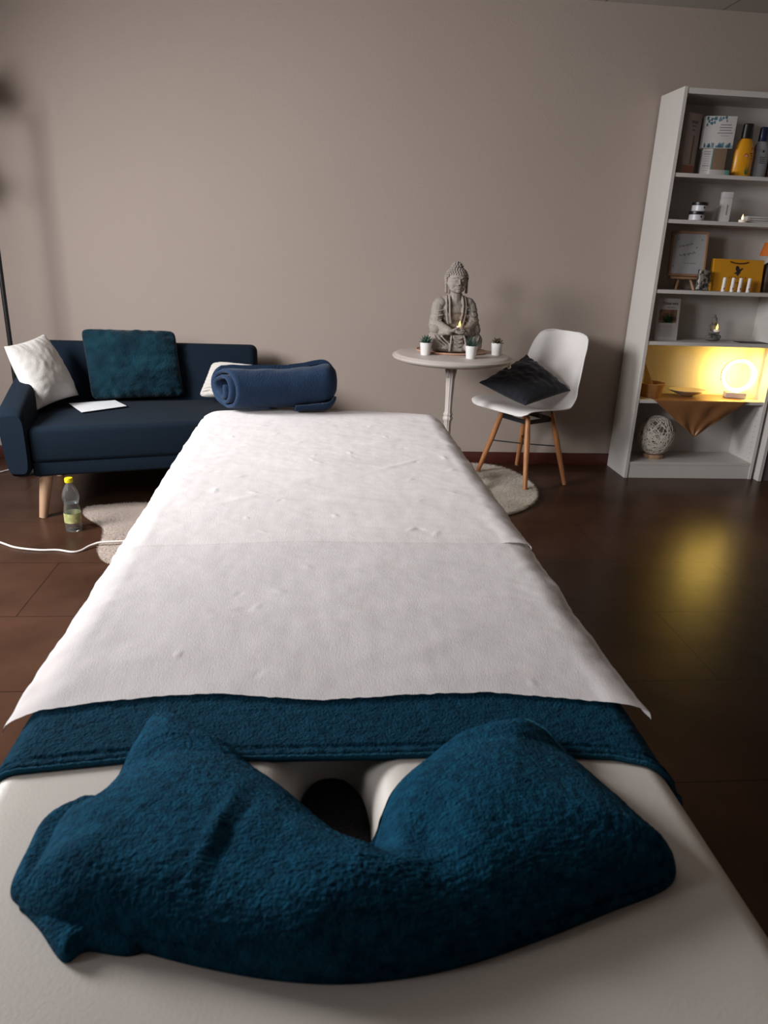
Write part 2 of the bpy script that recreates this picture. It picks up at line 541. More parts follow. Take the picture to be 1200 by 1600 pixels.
# ================================================================== MASSAGE TABLE
ZT = 0.680                      # top of the upholstery
TX, TW = 0.030, 0.370           # centre line and half width
TY0, TY1 = 0.285, 2.42
HX, HY = 0.022, 0.600           # face hole centre
mt = thing('massage_table', 'padded cream vinyl massage table with a face hole at its near end', 'massage table', (TX, 1.35, 0))

def table_upholstery():
    N = 320
    oy = -1.35
    verts, faces = [], []
    def outer(a):
        # ray from hole centre to the rounded table rectangle
        cx, cy = HX, HY
        dx, dy = math.cos(a), math.sin(a)
        best = 1e9
        for lim, d, c in ((TX + TW - 0.0, dx, cx), (TX - TW, dx, cx)):
            if abs(d) > 1e-9 and (lim - c) / d > 0:
                best = min(best, (lim - c) / d)
        for lim, d, c in ((TY1, dy, cy), (TY0, dy, cy)):
            if abs(d) > 1e-9 and (lim - c) / d > 0:
                best = min(best, (lim - c) / d)
        return best
    # use clustered angles so that the long side is well sampled
    angs = []
    pts = []
    # outer loop sampled along the rounded rectangle
    rc = 0.07
    x0, x1, y0, y1 = TX - TW, TX + TW, TY0, TY1
    loop = []
    def arc(cx, cy, a0):
        for k in range(13):
            a = a0 + PI / 2 * k / 12
            loop.append((cx + rc * math.cos(a), cy + rc * math.sin(a)))
    def seg(p, q, n):
        for k in range(1, n):
            loop.append((p[0] + (q[0] - p[0]) * k / n, p[1] + (q[1] - p[1]) * k / n))
    arc(x1 - rc, y1 - rc, 0)
    seg((x1 - rc, y1), (x0 + rc, y1), 16)
    arc(x0 + rc, y1 - rc, PI / 2)
    seg((x0, y1 - rc), (x0, y0 + rc), 90)
    arc(x0 + rc, y0 + rc, PI)
    seg((x0 + rc, y0), (x1 - rc, y0), 24)
    arc(x1 - rc, y0 + rc, 1.5 * PI)
    seg((x1, y0 + rc), (x1, y1 - rc), 90)
    L = len(loop)
    # matching hole loop (superellipse) by angle
    ha, hb = 0.042, 0.115
    rows = []
    def hole_pt(px, py, grow):
        a = math.atan2(py - HY, px - HX)
        e = 3.2
        A, B = ha + grow, hb + grow
        c, s = math.cos(a), math.sin(a)
        r = 1.0 / ((abs(c) / A) ** e + (abs(s) / B) ** e) ** (1 / e)
        return HX + r * c, HY + r * s
    # profile: down inside the hole, round the lip, out to the edge
    prof = []
    for g, dz in ((-0.006, -0.10), (-0.003, -0.075), (0.0, -0.046)):
        prof.append(('h', g, dz))
    R = 0.040
    for k in range(1, 11):
        a = PI / 2 * k / 10
        prof.append(('h', R * (1 - math.cos(a)), -R + 0.0 + R * math.sin(a) - 0.0))
    for t in (0.08, 0.2, 0.35, 0.55, 0.75, 0.9):
        prof.append(('m', t, 0.0))
    RE = 0.030
    for k in range(0, 10):
        a = PI / 2 * k / 9
        prof.append(('o', -RE + RE * math.sin(a), -RE + RE * math.cos(a)))
    prof.append(('o', 0.0, -0.055))
    prof.append(('o', -0.012, -0.066))
    for kind, g, dz in prof:
        for (px, py) in loop:
            ddx, ddy = px - TX, py - (TY0 + TY1) / 2
            # inward direction for the outer edge
            nxp = min(max(px, x0 + rc), x1 - rc)
            nyp = min(max(py, y0 + rc), y1 - rc)
            n = Vector((px - nxp, py - nyp, 0)).normalized()
            if kind == 'h':
                x, y = hole_pt(px, py, g)
            elif kind == 'o':
                x, y = px + n.x * g, py + n.y * g
            else:
                hx, hy = hole_pt(px, py, R)
                ox, oy_ = px - n.x * RE, py - n.y * RE
                x, y = hx + (ox - hx) * g, hy + (oy_ - hy) * g
            verts.append((x - TX, y + oy, ZT + dz))
    P = len(prof)
    for j in range(P - 1):
        for i in range(L):
            faces.append((j * L + i, j * L + (i + 1) % L, (j + 1) * L + (i + 1) % L, (j + 1) * L + i))
    faces.append([(P - 1) * L + i for i in range(L)][::-1])
    return pyd('upholstery', verts, faces, M['vinyl'], mt, True, auto=50)
up = table_upholstery()
bm = bmesh.new()
bmesh.ops.create_icosphere(bm, subdivisions=4, radius=1.0, matrix=Matrix.Translation((HX - TX, HY - 1.35, ZT - 0.066)) @ Matrix.Diagonal((0.048, 0.122, 0.016, 1)))
for v in bm.verts:
    v.co += v.normal * 0.0016 * nz(v.co.x, v.co.y, v.co.z, 220)
fin('hole_dark_fill', bm, M['black_fuzz'], mt, auto=None)  # black pad added below the face hole so it stays dark
# two lining seams on the far wall of the hole
for sx in (-0.036, 0.036):
    tube('lining_seam', [(HX - TX + sx * (1 + 0.25 * t), HY - 1.35 + 0.104 + 0.050 * t - 0.01 * t * t, ZT - 0.05 + 0.051 * math.sin(t * PI / 2)) for t in [i / 8 for i in range(9)]], 0.0012, M['dark_in'], mt, n=6)
bm = bmesh.new()
for sx in (-1, 1):
    b_box(bm, (sx * (TW - 0.05), 0, ZT - 0.10), (0.03, TY1 - TY0 - 0.1, 0.07), 0.004)
for yy in (TY0 - 1.35 + 0.06, -0.30, 0.02, TY1 - 1.35 - 0.06):
    b_box(bm, (0, yy, ZT - 0.10), (2 * TW - 0.13, 0.03, 0.07), 0.004)
fin('frame', bm, M['wood'], mt)
for sx in (-1, 1):
    for yy in (TY0 - 1.35 + 0.12, TY1 - 1.35 - 0.12):
        tube('leg', [(sx * (TW - 0.05), yy, ZT - 0.12), (sx * (TW - 0.03), yy, 0.0)], [0.022, 0.018], M['wood'], mt, n=12)

# cross section of anything draped over the table: arc length s -> (x, z)
def drape(s, off):
    re = 0.030 + off
    flat = TW - 0.030
    a = abs(s)
    sg = 1 if s >= 0 else -1
    if a <= flat:
        return TX + s, ZT + off, 0.0
    ar = (a - flat) / re
    if ar < PI / 2:
        return TX + sg * (flat + re * math.sin(ar)), ZT - 0.03 + re * math.cos(ar), ar
    return TX + sg * (flat + re), ZT - 0.03 - (a - flat - re * PI / 2), PI / 2

def interp(pts, x):
    for (a, b), (c, d) in zip(pts[:-1], pts[1:]):
        if x <= c:
            t = (x - a) / (c - a)
            t = max(0, min(1, t))
            return b + (d - b) * t
    return pts[-1][1]

# the teal towelling sheet below the paper
def terry_sheet():
    T = 0.0055
    S = 0.37 + 0.105
    nu, nv = 240, 420
    hem = [(-0.48, 0.628), (-0.36, 0.660), (-0.23, 0.676), (0.0, 0.672), (0.195, 0.671), (0.31, 0.659), (0.36, 0.640), (0.48, 0.600)]
    verts = []
    for j in range(nv):
        tj = j / (nv - 1)
        for i in range(nu):
            s = -S + 2 * S * i / (nu - 1)
            y0 = interp(hem, s)
            y = y0 + (2.40 - y0) * tj ** 1.5
            d = y - y0
            off = T + 0.0013 * nz(s, y, 0, 170) + 0.0010 * nz(s, y, 0, 75, 3.1)
            if d < 0.012:
                off += 0.0028 * math.sin(PI * min(1, d / 0.012))
            elif d < 0.02:
                off -= 0.002
            if d < 0.002:
                off = 0.0012
            x, z, a = drape(s, off)
            if a >= PI / 2:
                x += (1 if s > 0 else -1) * (0.006 + 0.010 * (abs(s) - 0.40) / 0.1 * (1 + 0.6 * math.sin(y * 9)))
            verts.append((x, y, z))
    return pyd('towel_sheet', verts, grid_faces(nu, nv), M['terry2'])
ts = terry_sheet()
sol = ts.modifiers.new('thick', 'SOLIDIFY')
sol.thickness = 0.003
sol.offset = -1
hemline = []
for i in range(240):
    s_ = -0.475 + 0.95 * i / 239
    y_ = interp([(-0.48, 0.628), (-0.36, 0.660), (-0.23, 0.676), (0.0, 0.672), (0.195, 0.671), (0.31, 0.659), (0.36, 0.640), (0.48, 0.600)], s_)
    x_, z_, a_h = drape(s_, 0.0036 + 0.0004 * math.sin(i * 1.9))
    if a_h >= PI / 2:
        x_ += (1 if s_ > 0 else -1) * (0.006 + 0.010 * (abs(s_) - 0.40) / 0.1 * (1 + 0.6 * math.sin(y_ * 9)))
    hemline.append((x_, y_ + 0.001, z_))
tube('hem', hemline, 0.0034, M['hem'], ts, 8)
tag(ts, 'teal terry towel spread over the massage table beneath the white paper', 'towel')

# white couch paper, two lengths: the far one lies over the near one
rnd = random.Random(5)
DENTS = [(rnd.uniform(-0.34, 0.36), rnd.uniform(0.8, 2.3), rnd.uniform(0.004, 0.009), rnd.choice([-1, 1, 1]) * rnd.uniform(0.0007, 0.0020), rnd.uniform(0, PI)) for _ in range(46)]
RIDGES = [(rnd.uniform(-0.3, 0.35), rnd.uniform(0.82, 2.3), rnd.uniform(0.010, 0.022), rnd.uniform(0.03, 0.11), rnd.uniform(0.0005, 0.0014), rnd.uniform(-0.5, 0.7)) for _ in range(34)]
def paper_h(x, y):
    h = 0.0022 * nz(x, y, 0, 4.5, 2.0) + 0.0008 * nz(x, y * 1.4, 0, 13, 5.0) + 0.0003 * nz(x, y, 0, 45, 8.0)
    edge = max(0.0, (abs(x - TX) - 0.26) / 0.13)
    h += edge ** 1.5 * (0.0026 * nz(x, y, 0, 13, 1.3) + 0.0014 * nz(x, y, 0, 42, 4.4))
    for cx, cy, r, a, th in DENTS:
        dx, dy = x - cx, y - cy
        if abs(dx) < 0.03 and abs(dy) < 0.03:
            u = dx * math.cos(th) + dy * math.sin(th)
            w = -dx * math.sin(th) + dy * math.cos(th)
            h += a * math.exp(-(u / (r * 1.5)) ** 2 - (w / (0.6 * r)) ** 2)
    for cx, cy, w_, l_, a, th in RIDGES:
        dx, dy = x - cx, y - cy
        if abs(dx) < 0.22 and abs(dy) < 0.22:
            u = dx * math.cos(th) + dy * math.sin(th)
            w = -dx * math.sin(th) + dy * math.cos(th)
            h += a * math.exp(-(u / l_) ** 2 - (w / w_) ** 2)
    return h
def paper_sheet(name, edge_pts, yend, lift, seed, jag):
    nu, nv = 190, int(300 * (yend - 0.76) / 1.7) + 20
    verts = []
    for j in range(nv):
        tj = j / (nv - 1)
        for i in range(nu):
            u = i / (nu - 1)
            s = -0.398 + 0.800 * u
            y0 = interp(edge_pts, s) + jag * (0.0025 * nz(s, 0, 0, 90, seed) + 0.002 * nz(s, 0, 0, 30, seed))
            ye = yend + 0.055 * (1 - ((s) / 0.40) ** 2)
            y = y0 + (ye - y0) * tj
            sw = s + (0.004 * nz(0.3, y, seed, 9) + 0.002 * nz(0.9, y, seed, 50)) * (abs(u - 0.5) * 2) ** 6
            off = 0.0105 + lift * min(1.0, 0.15 + (y - y0) / 0.05) + paper_h(TX + s, y)
            x, z, a = drape(sw, off)
            if a > 0:
                # stiff paper stands off the rounded edge
                k = min(1.0, a / 1.3)
                x += (1 if s > 0 else -1) * 0.012 * k * k
                z += 0.014 * k * k + 0.0025 * nz(x, y, 0, 20, seed) * k
            # the free near right corner sticks out
            if s > 0.33:
                cny = max(0.0, 1 - (y - y0) / 0.16)
                c = ((s - 0.33) / 0.07) * cny
                x -= 0.002 * c
                z += 0.010 * c
            verts.append((x, y, z))
    return pyd(name, verts, grid_faces(nu, nv), M['tissue'])
near_edge = [(-0.42, 0.742), (-0.388, 0.754), (-0.29, 0.776), (-0.217, 0.787), (-0.148, 0.7885), (-0.0215, 0.772), (0.09, 0.7795), (0.19, 0.783), (0.30, 0.764), (0.366, 0.746), (0.41, 0.735)]
pn = paper_sheet('paper_sheet', near_edge, 2.37, 0.0, 3.0, 1.0)
tag(pn, 'lower length of white couch paper, its torn edge bare in front by the face hole', 'couch paper')
mid_edge = [(-0.42, 1.262), (-0.2, 1.272), (-0.05, 1.285), (0.2, 1.277), (0.42, 1.28)]
pf = paper_sheet('paper_sheet', mid_edge, 2.40, 0.0016, 7.0, 0.35)
tag(pf, 'brighter upper length of white couch paper on the far half of the massage table', 'couch paper')

# ------------------------------------------------------------------ folded face towel
UPL = [(-0.1826, 0.7469), (-0.1602, 0.7449), (-0.1303, 0.7168), (-0.0986, 0.69), (-0.0607, 0.6529), (-0.0185, 0.6062), (0.0136, 0.5677), (0.0314, 0.5463), (0.0462, 0.5392), (0.0582, 0.5531), (0.0693, 0.5824), (0.0843, 0.6159), (0.112, 0.6479), (0.1531, 0.6812), (0.1993, 0.7083), (0.2358, 0.7175), (0.2541, 0.7105), (0.2761, 0.68), (0.3043, 0.6202), (0.3261, 0.5541), (0.3396, 0.5188), (0.3363, 0.4961), (0.3146, 0.4786), (0.2561, 0.4587), (0.1926, 0.4371), (0.1292, 0.4186), (0.0764, 0.4096), (0.0213, 0.4075), (-0.033, 0.4144), (-0.0885, 0.4284), (-0.1413, 0.4453), (-0.1781, 0.4532), (-0.212, 0.4656), (-0.2384, 0.4836), (-0.2484, 0.4969), (-0.2459, 0.5407), (-0.2424, 0.5881), (-0.2167, 0.615), (-0.2049, 0.6558), (-0.1951, 0.7027), (-0.1907, 0.7335)]
FLL = [(-0.2174, 0.6167), (-0.2397, 0.6077), (-0.2591, 0.5837), (-0.2612, 0.5482), (-0.2605, 0.5089), (-0.2463, 0.4917), (-0.2228, 0.4687), (-0.1942, 0.4383), (-0.1787, 0.4469), (-0.1357, 0.4434), (-0.103, 0.4906), (-0.1417, 0.5824)]
TB = (0.035, 0.55)    # origin of the towel object
ft = thing('face_towel', 'folded teal terry towel bent in a V around the face hole in front', 'towel', (TB[0], TB[1], ZT))

def heap(name, outline, centre, height_fn, zbase, nr, m, parent, per, amp):
    pts = spline([(x, y, 0) for x, y in outline], per, True)
    P = np.array([[p.x, p.y] for p in pts])
    n = len(P)
    # outward normals
    tg = np.roll(P, -1, 0) - np.roll(P, 1, 0)
    area = np.sum(P[:, 0] * np.roll(P[:, 1], -1) - np.roll(P[:, 0], -1) * P[:, 1])
    nrm = np.stack([tg[:, 1], -tg[:, 0]], 1) * (1 if area > 0 else -1)
    nrm /= np.linalg.norm(nrm, axis=1)[:, None] + 1e-9
    C = np.array(centre)
    ts_ = 1 - (np.linspace(0, 1, nr)[1:]) ** 1.6      # dense rows near the rim
    verts = []
    faces = []
    ring_z0 = []
    # bottom rim then side then top
    for (x, y) in P:
        verts.append((x, y, zbase(x, y)))
    rows = [P] + [C + (P - C) * t for t in ts_[:-1]]
    for k, Rw in enumerate(rows):
        d = np.sqrt(((Rw[:, None, :] - P[None, :, :]) ** 2).sum(2))
        idx = d.argmin(1)
        dm = d.min(1)
        for i in range(n):
            x, y = Rw[i]
            w = np.exp(-(d[i] / 0.03) ** 2) + 1e-12
            nn = (nrm * w[:, None]).sum(0) / w.sum() if dm[i] < 0.08 else nrm[idx[i]]
            h = height_fn(x, y, dm[i], nn)
            verts.append((x, y, zbase(x, y) + h + amp * min(1, dm[i] / 0.008 + 0.25) * (0.45 * nz(x, y, h, 130, 1.1) + 0.7 * nz(x, y, h, 300, 6.0))))
    R_ = len(rows) + 1
    for j in range(R_ - 1):
        for i in range(n):
            faces.append((j * n + i, j * n + (i + 1) % n, (j + 1) * n + (i + 1) % n, (j + 1) * n + i))
    cidx = len(verts)
    hC = height_fn(C[0], C[1], 0.08, np.array([0, -1.0]))
    verts.append((C[0], C[1], zbase(*C) + hC))
    for i in range(n):
        faces.append(((R_ - 1) * n + i, (R_ - 1) * n + (i + 1) % n, cidx))
    faces.append([i for i in range(n)][::-1])
    verts = [(v[0] - TB[0], v[1] - TB[1], v[2] - ZT) for v in verts]
    return pyd(name, verts, faces, m, parent)

def zb_towel(x, y):
    t = max(0.0, min(1.0, (y - 0.655) / 0.03))
    return ZT + 0.0006 + t * 0.011
def h_towel(x, y, d, n):
    near = max(0.0, min(1.0, (-n[1] - 0.15) / 0.5))
    H = 0.052
    # height falls towards the two far corners
    far = max(0.0, min(1.0, (y - 0.52) / 0.22))
    H *= 1 - 0.68 * far ** 1.2
    right = max(0.0, min(1.0, (x - 0.02) / 0.10))
    Rn = 0.050 + 0.042 * right
    H += 0.006 * right
    a = min(1.0, d / Rn)
    hn = math.sqrt(max(0.0, 1 - (1 - a) ** 2))
    hf = 1 - math.exp(-(d / 0.030))
    hem = 0.20 * (1 - math.exp(-d / 0.004))
    h = H * (near * hn + (1 - near) * max(min(1, hf * 0.85 + hem), 0))
    # the bend of the V pinches a dip and a crease
    dx = x - (0.060 + 0.10 * (0.54 - y))
    dy = 0.54 - y
    if dy > -0.03:
        h -= 0.016 * math.exp(-(dx / 0.014) ** 2) * math.exp(-((dy - 0.015) / 0.035) ** 2)
    h -= 0.014 * math.exp(-((x - 0.105) / 0.030) ** 2 - ((y - 0.505) / 0.035) ** 2)
    h += 0.007 * math.exp(-((x - 0.02) / 0.05) ** 2 - ((y - 0.48) / 0.06) ** 2)
    h += 0.006 * math.exp(-((x + 0.11) / 0.06) ** 2 - ((y - 0.60) / 0.07) ** 2)
    h += 0.006 * math.exp(-((x - 0.18) / 0.07) ** 2 - ((y - 0.60) / 0.06) ** 2)
    # fold lines on the left lobe
    for cx, k, a_ in ((-0.085, 0.25, 0.0035), (-0.068, 0.28, -0.003)):
        dl = (x - cx) - k * (y - 0.52)
        h += a_ * math.exp(-(dl / 0.006) ** 2) * math.exp(-((y - 0.52) / 0.05) ** 2)
    h += 0.0035 * nz(x, y, 0, 18, 2.2)
    return max(h, 0.0015 if d < 0.004 else 0.004)
heap('top_fold', UPL, (0.040, 0.478), h_towel, zb_towel, 120, M['terry'], ft, 13, 0.0016)
def h_flap(x, y, d, n):
    a = min(1.0, d / 0.012)
    return 0.016 * math.sqrt(max(0.0, 1 - (1 - a) ** 2)) + 0.002 * nz(x, y, 0, 30)
heap('under_fold', FLL, (-0.205, 0.53), h_flap, zb_towel, 40, M['terry'], ft, 14, 0.0012)
# stitched hem along the right far edge
hp = [p for p in UPL[16:21]]
hp = spline([(x, y, 0) for x, y in hp], 16)
bm = bmesh.new()
pp = []
for i, p in enumerate(hp):
    d = 0.006
    pp.append(Vector((p.x - 0.006 - TB[0], p.y - 0.004 - TB[1], zb_towel(p.x, p.y) - ZT + 0.0125 + 0.0010 * nz(p.x, p.y, 0, 40))))
b_tube(bm, pp, [(0.0030 + 0.0004 * math.sin(i * 2.1)) * min(1.0, 0.15 + i / 8, 0.15 + (len(pp) - 1 - i) / 8) for i in range(len(pp))], 8)
fin('hem', bm, M['hem'], ft)

# ------------------------------------------------------------------ rolled fleece blanket at the foot end
ZP = ZT + 0.020
def blanket():
    o = thing('rolled_blanket', 'dark blue fleece blanket rolled up on the far end of the massage table', 'blanket', (-0.15, 2.40, ZP))
    turns, th = 2.75, 0.0150
    na = 170
    rmax = 0.078
    prof = []
    for k in range(na + 1):
        t = k / na
        ang = 2 * PI * turns * t - 0.5 * PI * 0.2 + PI * 0.95
        r = 0.016 + (rmax - 0.016 - th) * t
        r += 0.004 * math.sin(3 * ang + 1) * (1 - t)
        prof.append((ang, r, t))
    ns = 46
    verts, faces = [], []
    Ltot = 0.448
    def path(q):
        # q metres along the roll; leans away to the right and lifts at the end
        ang = 0.16
        x = -0.218 + q * math.cos(ang)
        y = -0.01 + q * math.sin(ang)
        bend = max(0.0, (q - 0.283) / 0.16)
        return x, y, 0.012 * bend ** 1.5, 1.0 + 0.10 * bend
    for s in range(ns):
        u = s / (ns - 1)
        for k, (ang, r, t) in enumerate(prof):
            for side in (0, 1):
                rr = r + th * (0.93 if side else 0.0)
                ca, sa = math.cos(ang), math.sin(ang)
                # start of every layer: slanted cut, core sticks out
                start = 0.066 - 0.72 * ca * r + 0.016 * t ** 2 - 0.006 * (1 - t)
                q = start + (Ltot - start) * u
                # rounded start lip
                lip = min(1.0, (q - start) / 0.008)
                rl = r + th * 0.46
                rr = rl + (rr - rl) * math.sqrt(max(0.02, 1 - (1 - lip) ** 2))
                endk = max(0.0, (q - (Ltot - 0.060)) / 0.060)
                sc = math.sqrt(max(0.0, 1 - endk ** 2.4)) * 0.985 + 0.015
                px, py, pz, gs = path(q)
                yy = ca * rr * sc * gs * 1.02
                zz = sa * rr * sc * gs * 0.97
                wob = 0.004 * nz(q * 2, ang * 0.05, t, 6, 3.0) + 0.0020 * nz(q, math.cos(ang) * 0.1, math.sin(ang) * 0.1, 26, 1.0)
                zz += wob * (1 if side else 0.5)
                base = rmax * 0.97 - 0.004
                z = base * gs + pz + zz
                if z < 0.004:
                    z = 0.004 + (z - 0.004) * 0.05
                a0 = 0.16
                verts.append((px - math.sin(a0) * yy, py + math.cos(a0) * yy, z))
    row = (na + 1) * 2
    for s in range(ns - 1):
        for k in range(na):
            a = s * row + k * 2
            b = a + row
            faces.append((a, a + 2, b + 2, b))
            faces.append((a + 1, b + 1, b + 3, a + 3))
        a = s * row
        faces.append((a, a + row, a + row + 1, a + 1))
        a = s * row + na * 2
        faces.append((a, a + 1, a + row + 1, a + row))
    for s in (0, ns - 1):
        for k in range(na):
            a = s * row + k * 2
            f = (a, a + 1, a + 3, a + 2)
            faces.append(f if s == 0 else f[::-1])
    b = pyd('roll', verts, faces, M['fleece'], o, True, auto=60)
    # the turned-over corner at the right end, a flap along the underside
    pts = []
    nu, nv = 24, 12
    vv = []
    for j in range(nv):
        for i in range(nu):
            uu, w = i / (nu - 1), j / (nv - 1)
            q = 0.298 + 0.135 * uu
            px, py, pz, gs = path(q)
            width = 0.020 + 0.060 * math.sin(PI * (0.15 + 0.8 * uu)) ** 0.8
            phi = -2.45 + w * width / 0.081
            rr = 0.0815 * gs * math.sqrt(max(0.05, 1 - max(0.0, (q - 0.395) / 0.052) ** 2.4)) + 0.004 * math.sin(PI * w)
            yy = math.cos(phi) * rr
            zz = math.sin(phi) * rr
            a0 = 0.16
            z = max(0.004, 0.0717 * gs + pz + zz)
            vv.append((px - math.sin(a0) * yy, py + math.cos(a0) * yy, z))
    fl = pyd('turned_corner', vv, grid_faces(nu, nv), M['fleece'], o)
    sm = fl.modifiers.new('thick', 'SOLIDIFY')
    sm.thickness = 0.008
    sm.offset = 0
    return o
blanket()

# ================================================================== SOFA
SO = Vector((-0.85, 3.75, 0.0))
sofa = thing('sofa', 'dark navy blue two-seat sofa on pale tapered wooden legs against the back wall', 'sofa', SO)
def rel(p):
    return (p[0] - SO.x, p[1] - SO.y, p[2])
FL_, FR_ = (-1.235, 3.215), (-0.30, 3.47)        # front line of the seat
BL_, BR_ = (-1.41, 3.88), (-0.30, 3.99)          # foot of the backrest
def hx(name, pts_b, pts_t, bev, m=M['sofa'], seg=4):
    return fin(name, hexa_bm([rel(p) for p in pts_b], [rel(p) for p in pts_t], bev, seg), m, sofa, auto=None)
hx('seat', [(-1.238, 3.21, .262), (-0.30, 3.465, .262), (-0.30, 3.96, .262), (-1.38, 3.86, .262)],
   [(-1.238, 3.205, .425), (-0.30, 3.46, .425), (-0.30, 3.98, .415), (-1.38, 3.90, .415)], 0.026)
hx('base', [(-1.238, 3.222, .200), (-0.30, 3.477, .200), (-0.30, 3.97, .200), (-1.36, 3.86, .200)],
   [(-1.238, 3.218, .268), (-0.30, 3.473, .268), (-0.30, 3.97, .268), (-1.36, 3.86, .268)], 0.012)
hx('backrest', [(-1.40, 3.86, .25), (-0.315, 3.94, .25), (-0.305, 4.10, .25), (-1.44, 4.06, .25)],
   [(-1.465, 3.985, .702), (-0.318, 4.015, .702), (-0.312, 4.12, .690), (-1.475, 4.09, .690)], 0.034)
# arms: a soft rising profile
def arm(name, side):
    verts, faces = [], []
    ny, npf = 26, 28
    for j in range(ny):
        t = j / (ny - 1)
        if side < 0:
            f0 = Vector((-1.235 - 0.125 * t, 3.185 + 0.70 * t, 0))
            out = -1
        else:
            f0 = Vector((-0.315, 3.44 + 0.53 * t, 0))
            out = 1
        top = 0.505 + 0.085 * math.sin(t * PI * 0.5) ** 1.2
        w = 0.125
        edge = min(1.0, t / 0.035, (1 - t) / 0.035)
        k = math.sqrt(max(0.0, 1 - (1 - edge) ** 2))
        for i in range(npf):
            a = 2 * PI * i / npf
            # rounded rectangle section, outside leans in to the floor
            ex = math.copysign(abs(math.cos(a)) ** 0.42, math.cos(a))
            ez = math.copysign(abs(math.sin(a)) ** 0.42, math.sin(a))
            zc = (0.205 + top) / 2
            hz = (top - 0.205) / 2
            zz = zc + ez * (hz - 0.02 * (1 - k))
            xx = w / 2 * (1 + ex * (0.86 + 0.14 * k))
            lean = 0.026 * (1 - (zz - 0.205) / (top - 0.205)) * (xx / w)
            verts.append(rel((f0.x + out * (xx - lean), f0.y, zz)))
    for j in range(ny - 1):
        for i in range(npf):
            faces.append((j * npf + i, j * npf + (i + 1) % npf, (j + 1) * npf + (i + 1) % npf, (j + 1) * npf + i))
    faces.append(list(range(npf))[::-1])
    faces.append([(ny - 1) * npf + i for i in range(npf)])
    bm = bmesh.new()
    vs = [bm.verts.new(v) for v in verts]
    for f in faces:
        bm.faces.new([vs[i] for i in f])
    return fin(name, bm, M['sofa'], sofa, auto=50)
arm('armrest', -1)
arm('armrest', 1)
for (tx, ty, bx, by) in ((-1.20, 3.275, -1.231, 3.253), (-0.38, 3.53, -0.35, 3.51), (-1.33, 3.86, -1.36, 3.90), (-0.38, 4.0, -0.35, 4.03)):
    tube('leg', [rel((tx, ty, 0.215)), rel((bx, by, 0.0))], [0.031, 0.018], M['wood'], sofa, n=20)

def pillow(name, cs, thick, m, label, cat, n=46, pinch=0.06, wr=0.006, seed=0.0, ribs=0, squash=None, piping=False, exp=0.5, rnd_n=0, blunt=False):
    """cs = four corners TL, TR, BR, BL seen from the front"""
    TL, TR, BR, BL = [Vector(c) for c in cs]
    cen = (TL + TR + BR + BL) / 4
    nrm = (TR - BL).cross(TL - BR).normalized()
    o = thing(name, label, cat, cen)
    verts = []
    def pos(u, v, side):
        # edges are drawn in between the corners
        uu, vv = 2 * u - 1, 2 * v - 1
        cr = 1.0
        if rnd_n and not (blunt and not (uu > 0 and vv < 0)):
            mxx = max(abs(uu), abs(vv), 1e-6)
            cr = mxx / (abs(uu) ** rnd_n + abs(vv) ** rnd_n + 1e-12) ** (1.0 / rnd_n)
        pu = uu * (1 - pinch * (1 - uu * uu) * 0 - pinch * (1 - vv * vv) * 1.0 * abs(uu) ** 3)
        pv = vv * (1 - pinch * (1 - uu * uu) * 1.0 * abs(vv) ** 3)
        pu, pv = pu * cr, pv * cr
        a, b = (pu + 1) / 2, (pv + 1) / 2
        p = (BL * (1 - a) + BR * a) * (1 - b) + (TL * (1 - a) + TR * a) * b
        f = (max(0.0, (1 - uu * uu)) * max(0.0, (1 - vv * vv))) ** exp
        h = thick * f
        if side > 0:
            h += wr * f ** 0.3 * (nz(u, v, 0, 4.5, seed) + 0.6 * nz(u, v, 0, 11, seed + 2))
            # gathers running in from the rim
            ed = min(1 - abs(uu), 1 - abs(vv))
            h += wr * 0.9 * math.exp(-(ed / 0.14)) * min(1.0, ed / 0.02) * math.sin((u if abs(vv) > abs(uu) else v) * 46 + 4 * nz(u, v, 0, 3, seed))* (0.4 + nz(u, v, 0, 6, seed + 5))
            if ribs:
                h += 0.0085 * abs(math.sin(ribs * PI * v)) * min(1.0, f * 4)
        if squash:
            h *= squash(u, v)
        return p + nrm * h * side - cen
    for side in (1, -1):
        for j in range(n):
            for i in range(n):
                verts.append(pos(i / (n - 1), j / (n - 1), side))
    faces = grid_faces(n, n) + [f[::-1] for f in grid_faces(n, n, n * n)]
    bm = bmesh.new()
    vs = [bm.verts.new(v) for v in verts]
    for f in faces:
        bm.faces.new([vs[i] for i in f])
    bmesh.ops.remove_doubles(bm, verts=bm.verts[:], dist=1e-5)
    fin('cover', bm, m, o, auto=None)
    if piping:
        rim = []
        for q in range(4):
            for i in range(24):
                t = i / 24
                u, v = [(t, 0), (1, t), (1 - t, 1), (0, 1 - t)][q]
                rim.append(pos(u, v, 1))
        bm = bmesh.new()
        b_tube(bm, rim, 0.0028, 6, closed=True)
        fin('piping', bm, m, o)
    return o

pillow('throw_pillow', [(-1.425, 3.56, .722), (-1.345, 3.86, .748), (-1.195, 3.82, .452), (-1.288, 3.49, .442)], 0.072, M['linen'],
       'plain white cotton pillow leaning on the left arm of the sofa', 'pillow', seed=1.0, wr=0.0045, n=60)
pillow('plush_pillow', [(-1.20, 3.965, .768), (-0.728, 3.985, .768), (-0.682, 3.90, .440), (-1.132, 3.815, .428)], 0.080, M['plush'],
       'big dark teal plush pillow leaning on the sofa backrest', 'pillow', seed=4.0, wr=0.014, pinch=0.02, exp=0.42, n=70, rnd_n=12)
pillow('ribbed_pillow', [(-0.540, 3.96, .618), (-0.215, 3.955, .592), (-0.215, 3.84, .440), (-0.605, 3.84, .450)], 0.050, M['rib'],
       'white ribbed knit pillow behind the rolled blanket, at the right end of the sofa', 'pillow', ribs=11, seed=7.0, n=90, wr=0.003, pinch=0.03, rnd_n=9)

